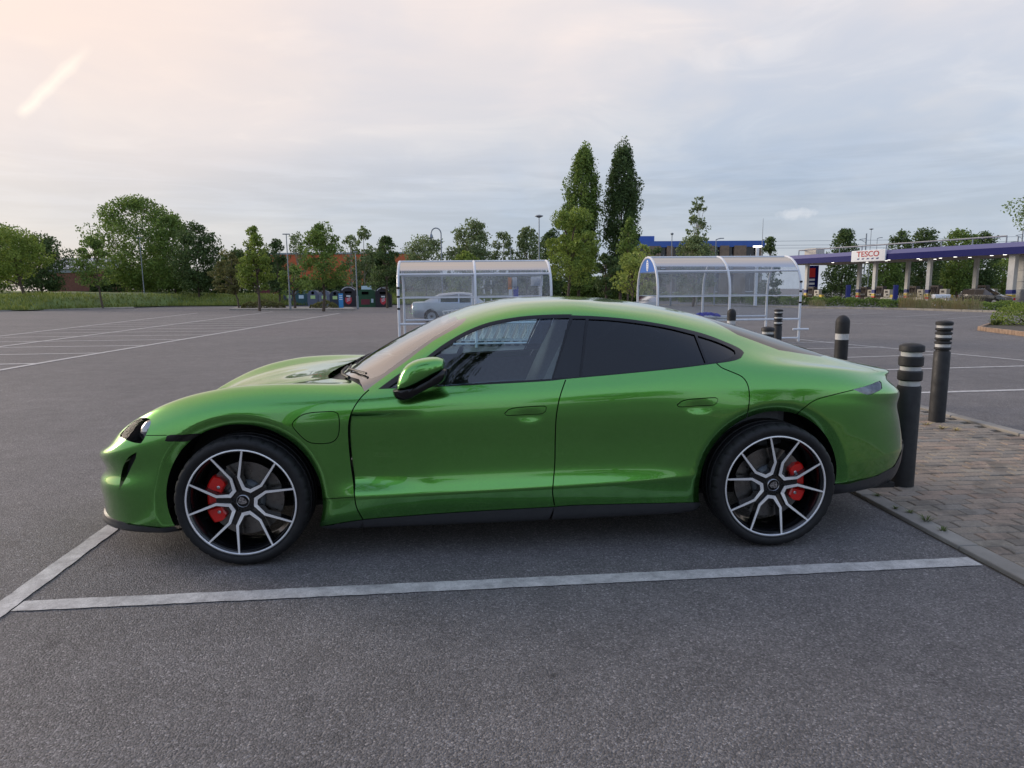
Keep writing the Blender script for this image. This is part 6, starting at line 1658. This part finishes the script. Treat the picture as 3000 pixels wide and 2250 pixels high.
for a, c in ((1931, 1947), (1967, 1989), (2041, 2058), (2090, 2104), (2133, 2146), (2184, 2212)):
    for q in range(2):
        wn = MB().box((((a+c)/2-2045)/s_, -.02, hb*(.74-.45*q)), ((c-a)/s_-.2, .10, hb*.24)).build('window', 'window_dark', o)
        MB().box((((a+c)/2-2045)/s_, -.09, hb*(.74-.45*q)), (.07, .05, hb*.24)).build('mullion', 'roof_grey', wn)
        MB().box((((a+c)/2-2045)/s_, -.10, hb*(.60-.45*q)), ((c-a)/s_-.2, .14, .12)).build('sill', 'sign_white', wn)
# overhead wires and gantry masts of the railway behind
for i, (ya, yb) in enumerate(((707, 690), (719, 704), (727, 716))):
    a, c = dp(2235, ya, 150), dp(3080, yb, 150); b = MB(); b.tube([a, (a+c)/2-np.array([0, 0, .3]), c], .035, 5); o = b.build('overhead_wire', 'lamp_grey'); tag(o, ['uppermost overhead wire above the filling station', 'middle overhead wire above the filling station', 'lowest overhead wire above the filling station'][i], 'wire', 'overhead wires')
for i, (px, yt) in enumerate(((2528, 684), (2980, 672), (2968, 692))):
    g_ = at_depth(px, 150); z1 = zpx(g_, yt)-g_[2]; b = MB(); b.tube([(0, 0, 0), (0, 0, z1)], .14, 6); b.tube([(0, 0, z1-1.1), (-1.6, 0, z1-1.3)], .07, 5); b.tube([(0, 0, z1-2), (-1.4, 0, z1-1.3)], .05, 5); o = b.build('catenary_mast', 'lamp_grey'); o.location = g_; tag(o, ['railway mast behind the tall lamp right of the sign', 'taller railway mast at the right end of the canopy', 'shorter railway mast at the right end of the canopy'][i], 'mast', 'railway masts')
# trees across the car park behind the photographer: the paint and glass mirror them
for i, (x, y, w_, h, lb) in enumerate(((-13, -27, 7., 9., 'tree mirrored in the front fender of the green car'), (-4, -31, 6., 7.5, 'tree mirrored low in the front door of the green car'), (7, -33, 6.5, 8., 'tree mirrored in the rear door of the green car'), (17, -27, 8., 9.5, 'tree mirrored in the rear bumper of the green car'), (28, -30, 8., 9., 'tree mirrored at the tail of the green car'))):
    rng = np.random.default_rng(90+i); o = empty('tree', (x, y, 0), 0, lb, 'tree', 'trees seen only as reflections')
    P, C = crown_points(rng, 'round', h-1.8, w_, 70, 70, 1.8); V, F = leaves(rng, P, .26); c = bpy.data.objects.new('crown', fast_mesh('crown', V, F, 'leaf_mid')); link(c, o)
    b = MB(); b.tube([(0, 0, 0), (.1, 0, h*.4), (0, .1, h*.7)], [.18, .12, .05], 7); b.build('trunk', 'bark', o, smooth=True)
# a nearer tree behind the photographer: its lowest branch shows in the front side window
q_ = px_ij(1318, 1092); P_ = bil(S0, np.array([q_]))[0]*np.array([1, -1, 1.]); n_ = bil(NORM['a'], np.array([q_]))[0]; n_ /= np.linalg.norm(n_)
v_ = CAM-P_; v_ /= np.linalg.norm(v_); r_ = 2*(n_@v_)*n_-v_; Cc = P_+r_*9.5
rng = np.random.default_rng(321); o = empty('tree', (Cc[0]-1.5, Cc[1]-2.2, 0), 0, 'tree whose branch is mirrored in the front side window', 'tree', 'trees seen only as reflections')
P, C = crown_points(rng, 'round', 1.0, 2.6, 18, 130, Cc[2]-.6); P[:, 0] += 1.5; P[:, 1] += 2.2
P2_, C2 = crown_points(rng, 'round', 3.5, 5.0, 40, 90, Cc[2]+1.2); P2_[:, 1] -= 1.6
V, F = leaves(rng, np.concatenate([P, P2_]), .10); c = bpy.data.objects.new('crown', fast_mesh('crown', V, F, 'leaf_dark')); link(c, o)
b = MB(); b.tube([(0, -1, 0), (.1, -.9, Cc[2]*.5), (0, -.6, Cc[2]+1.5)], [.2, .15, .07], 8); b.tube([(0, -.8, Cc[2]*.8), (.8, .9, Cc[2]-.1), (1.6, 2.3, Cc[2]+.1)], [.07, .04, .015], 6); b.build('trunk', 'bark', o, smooth=True)
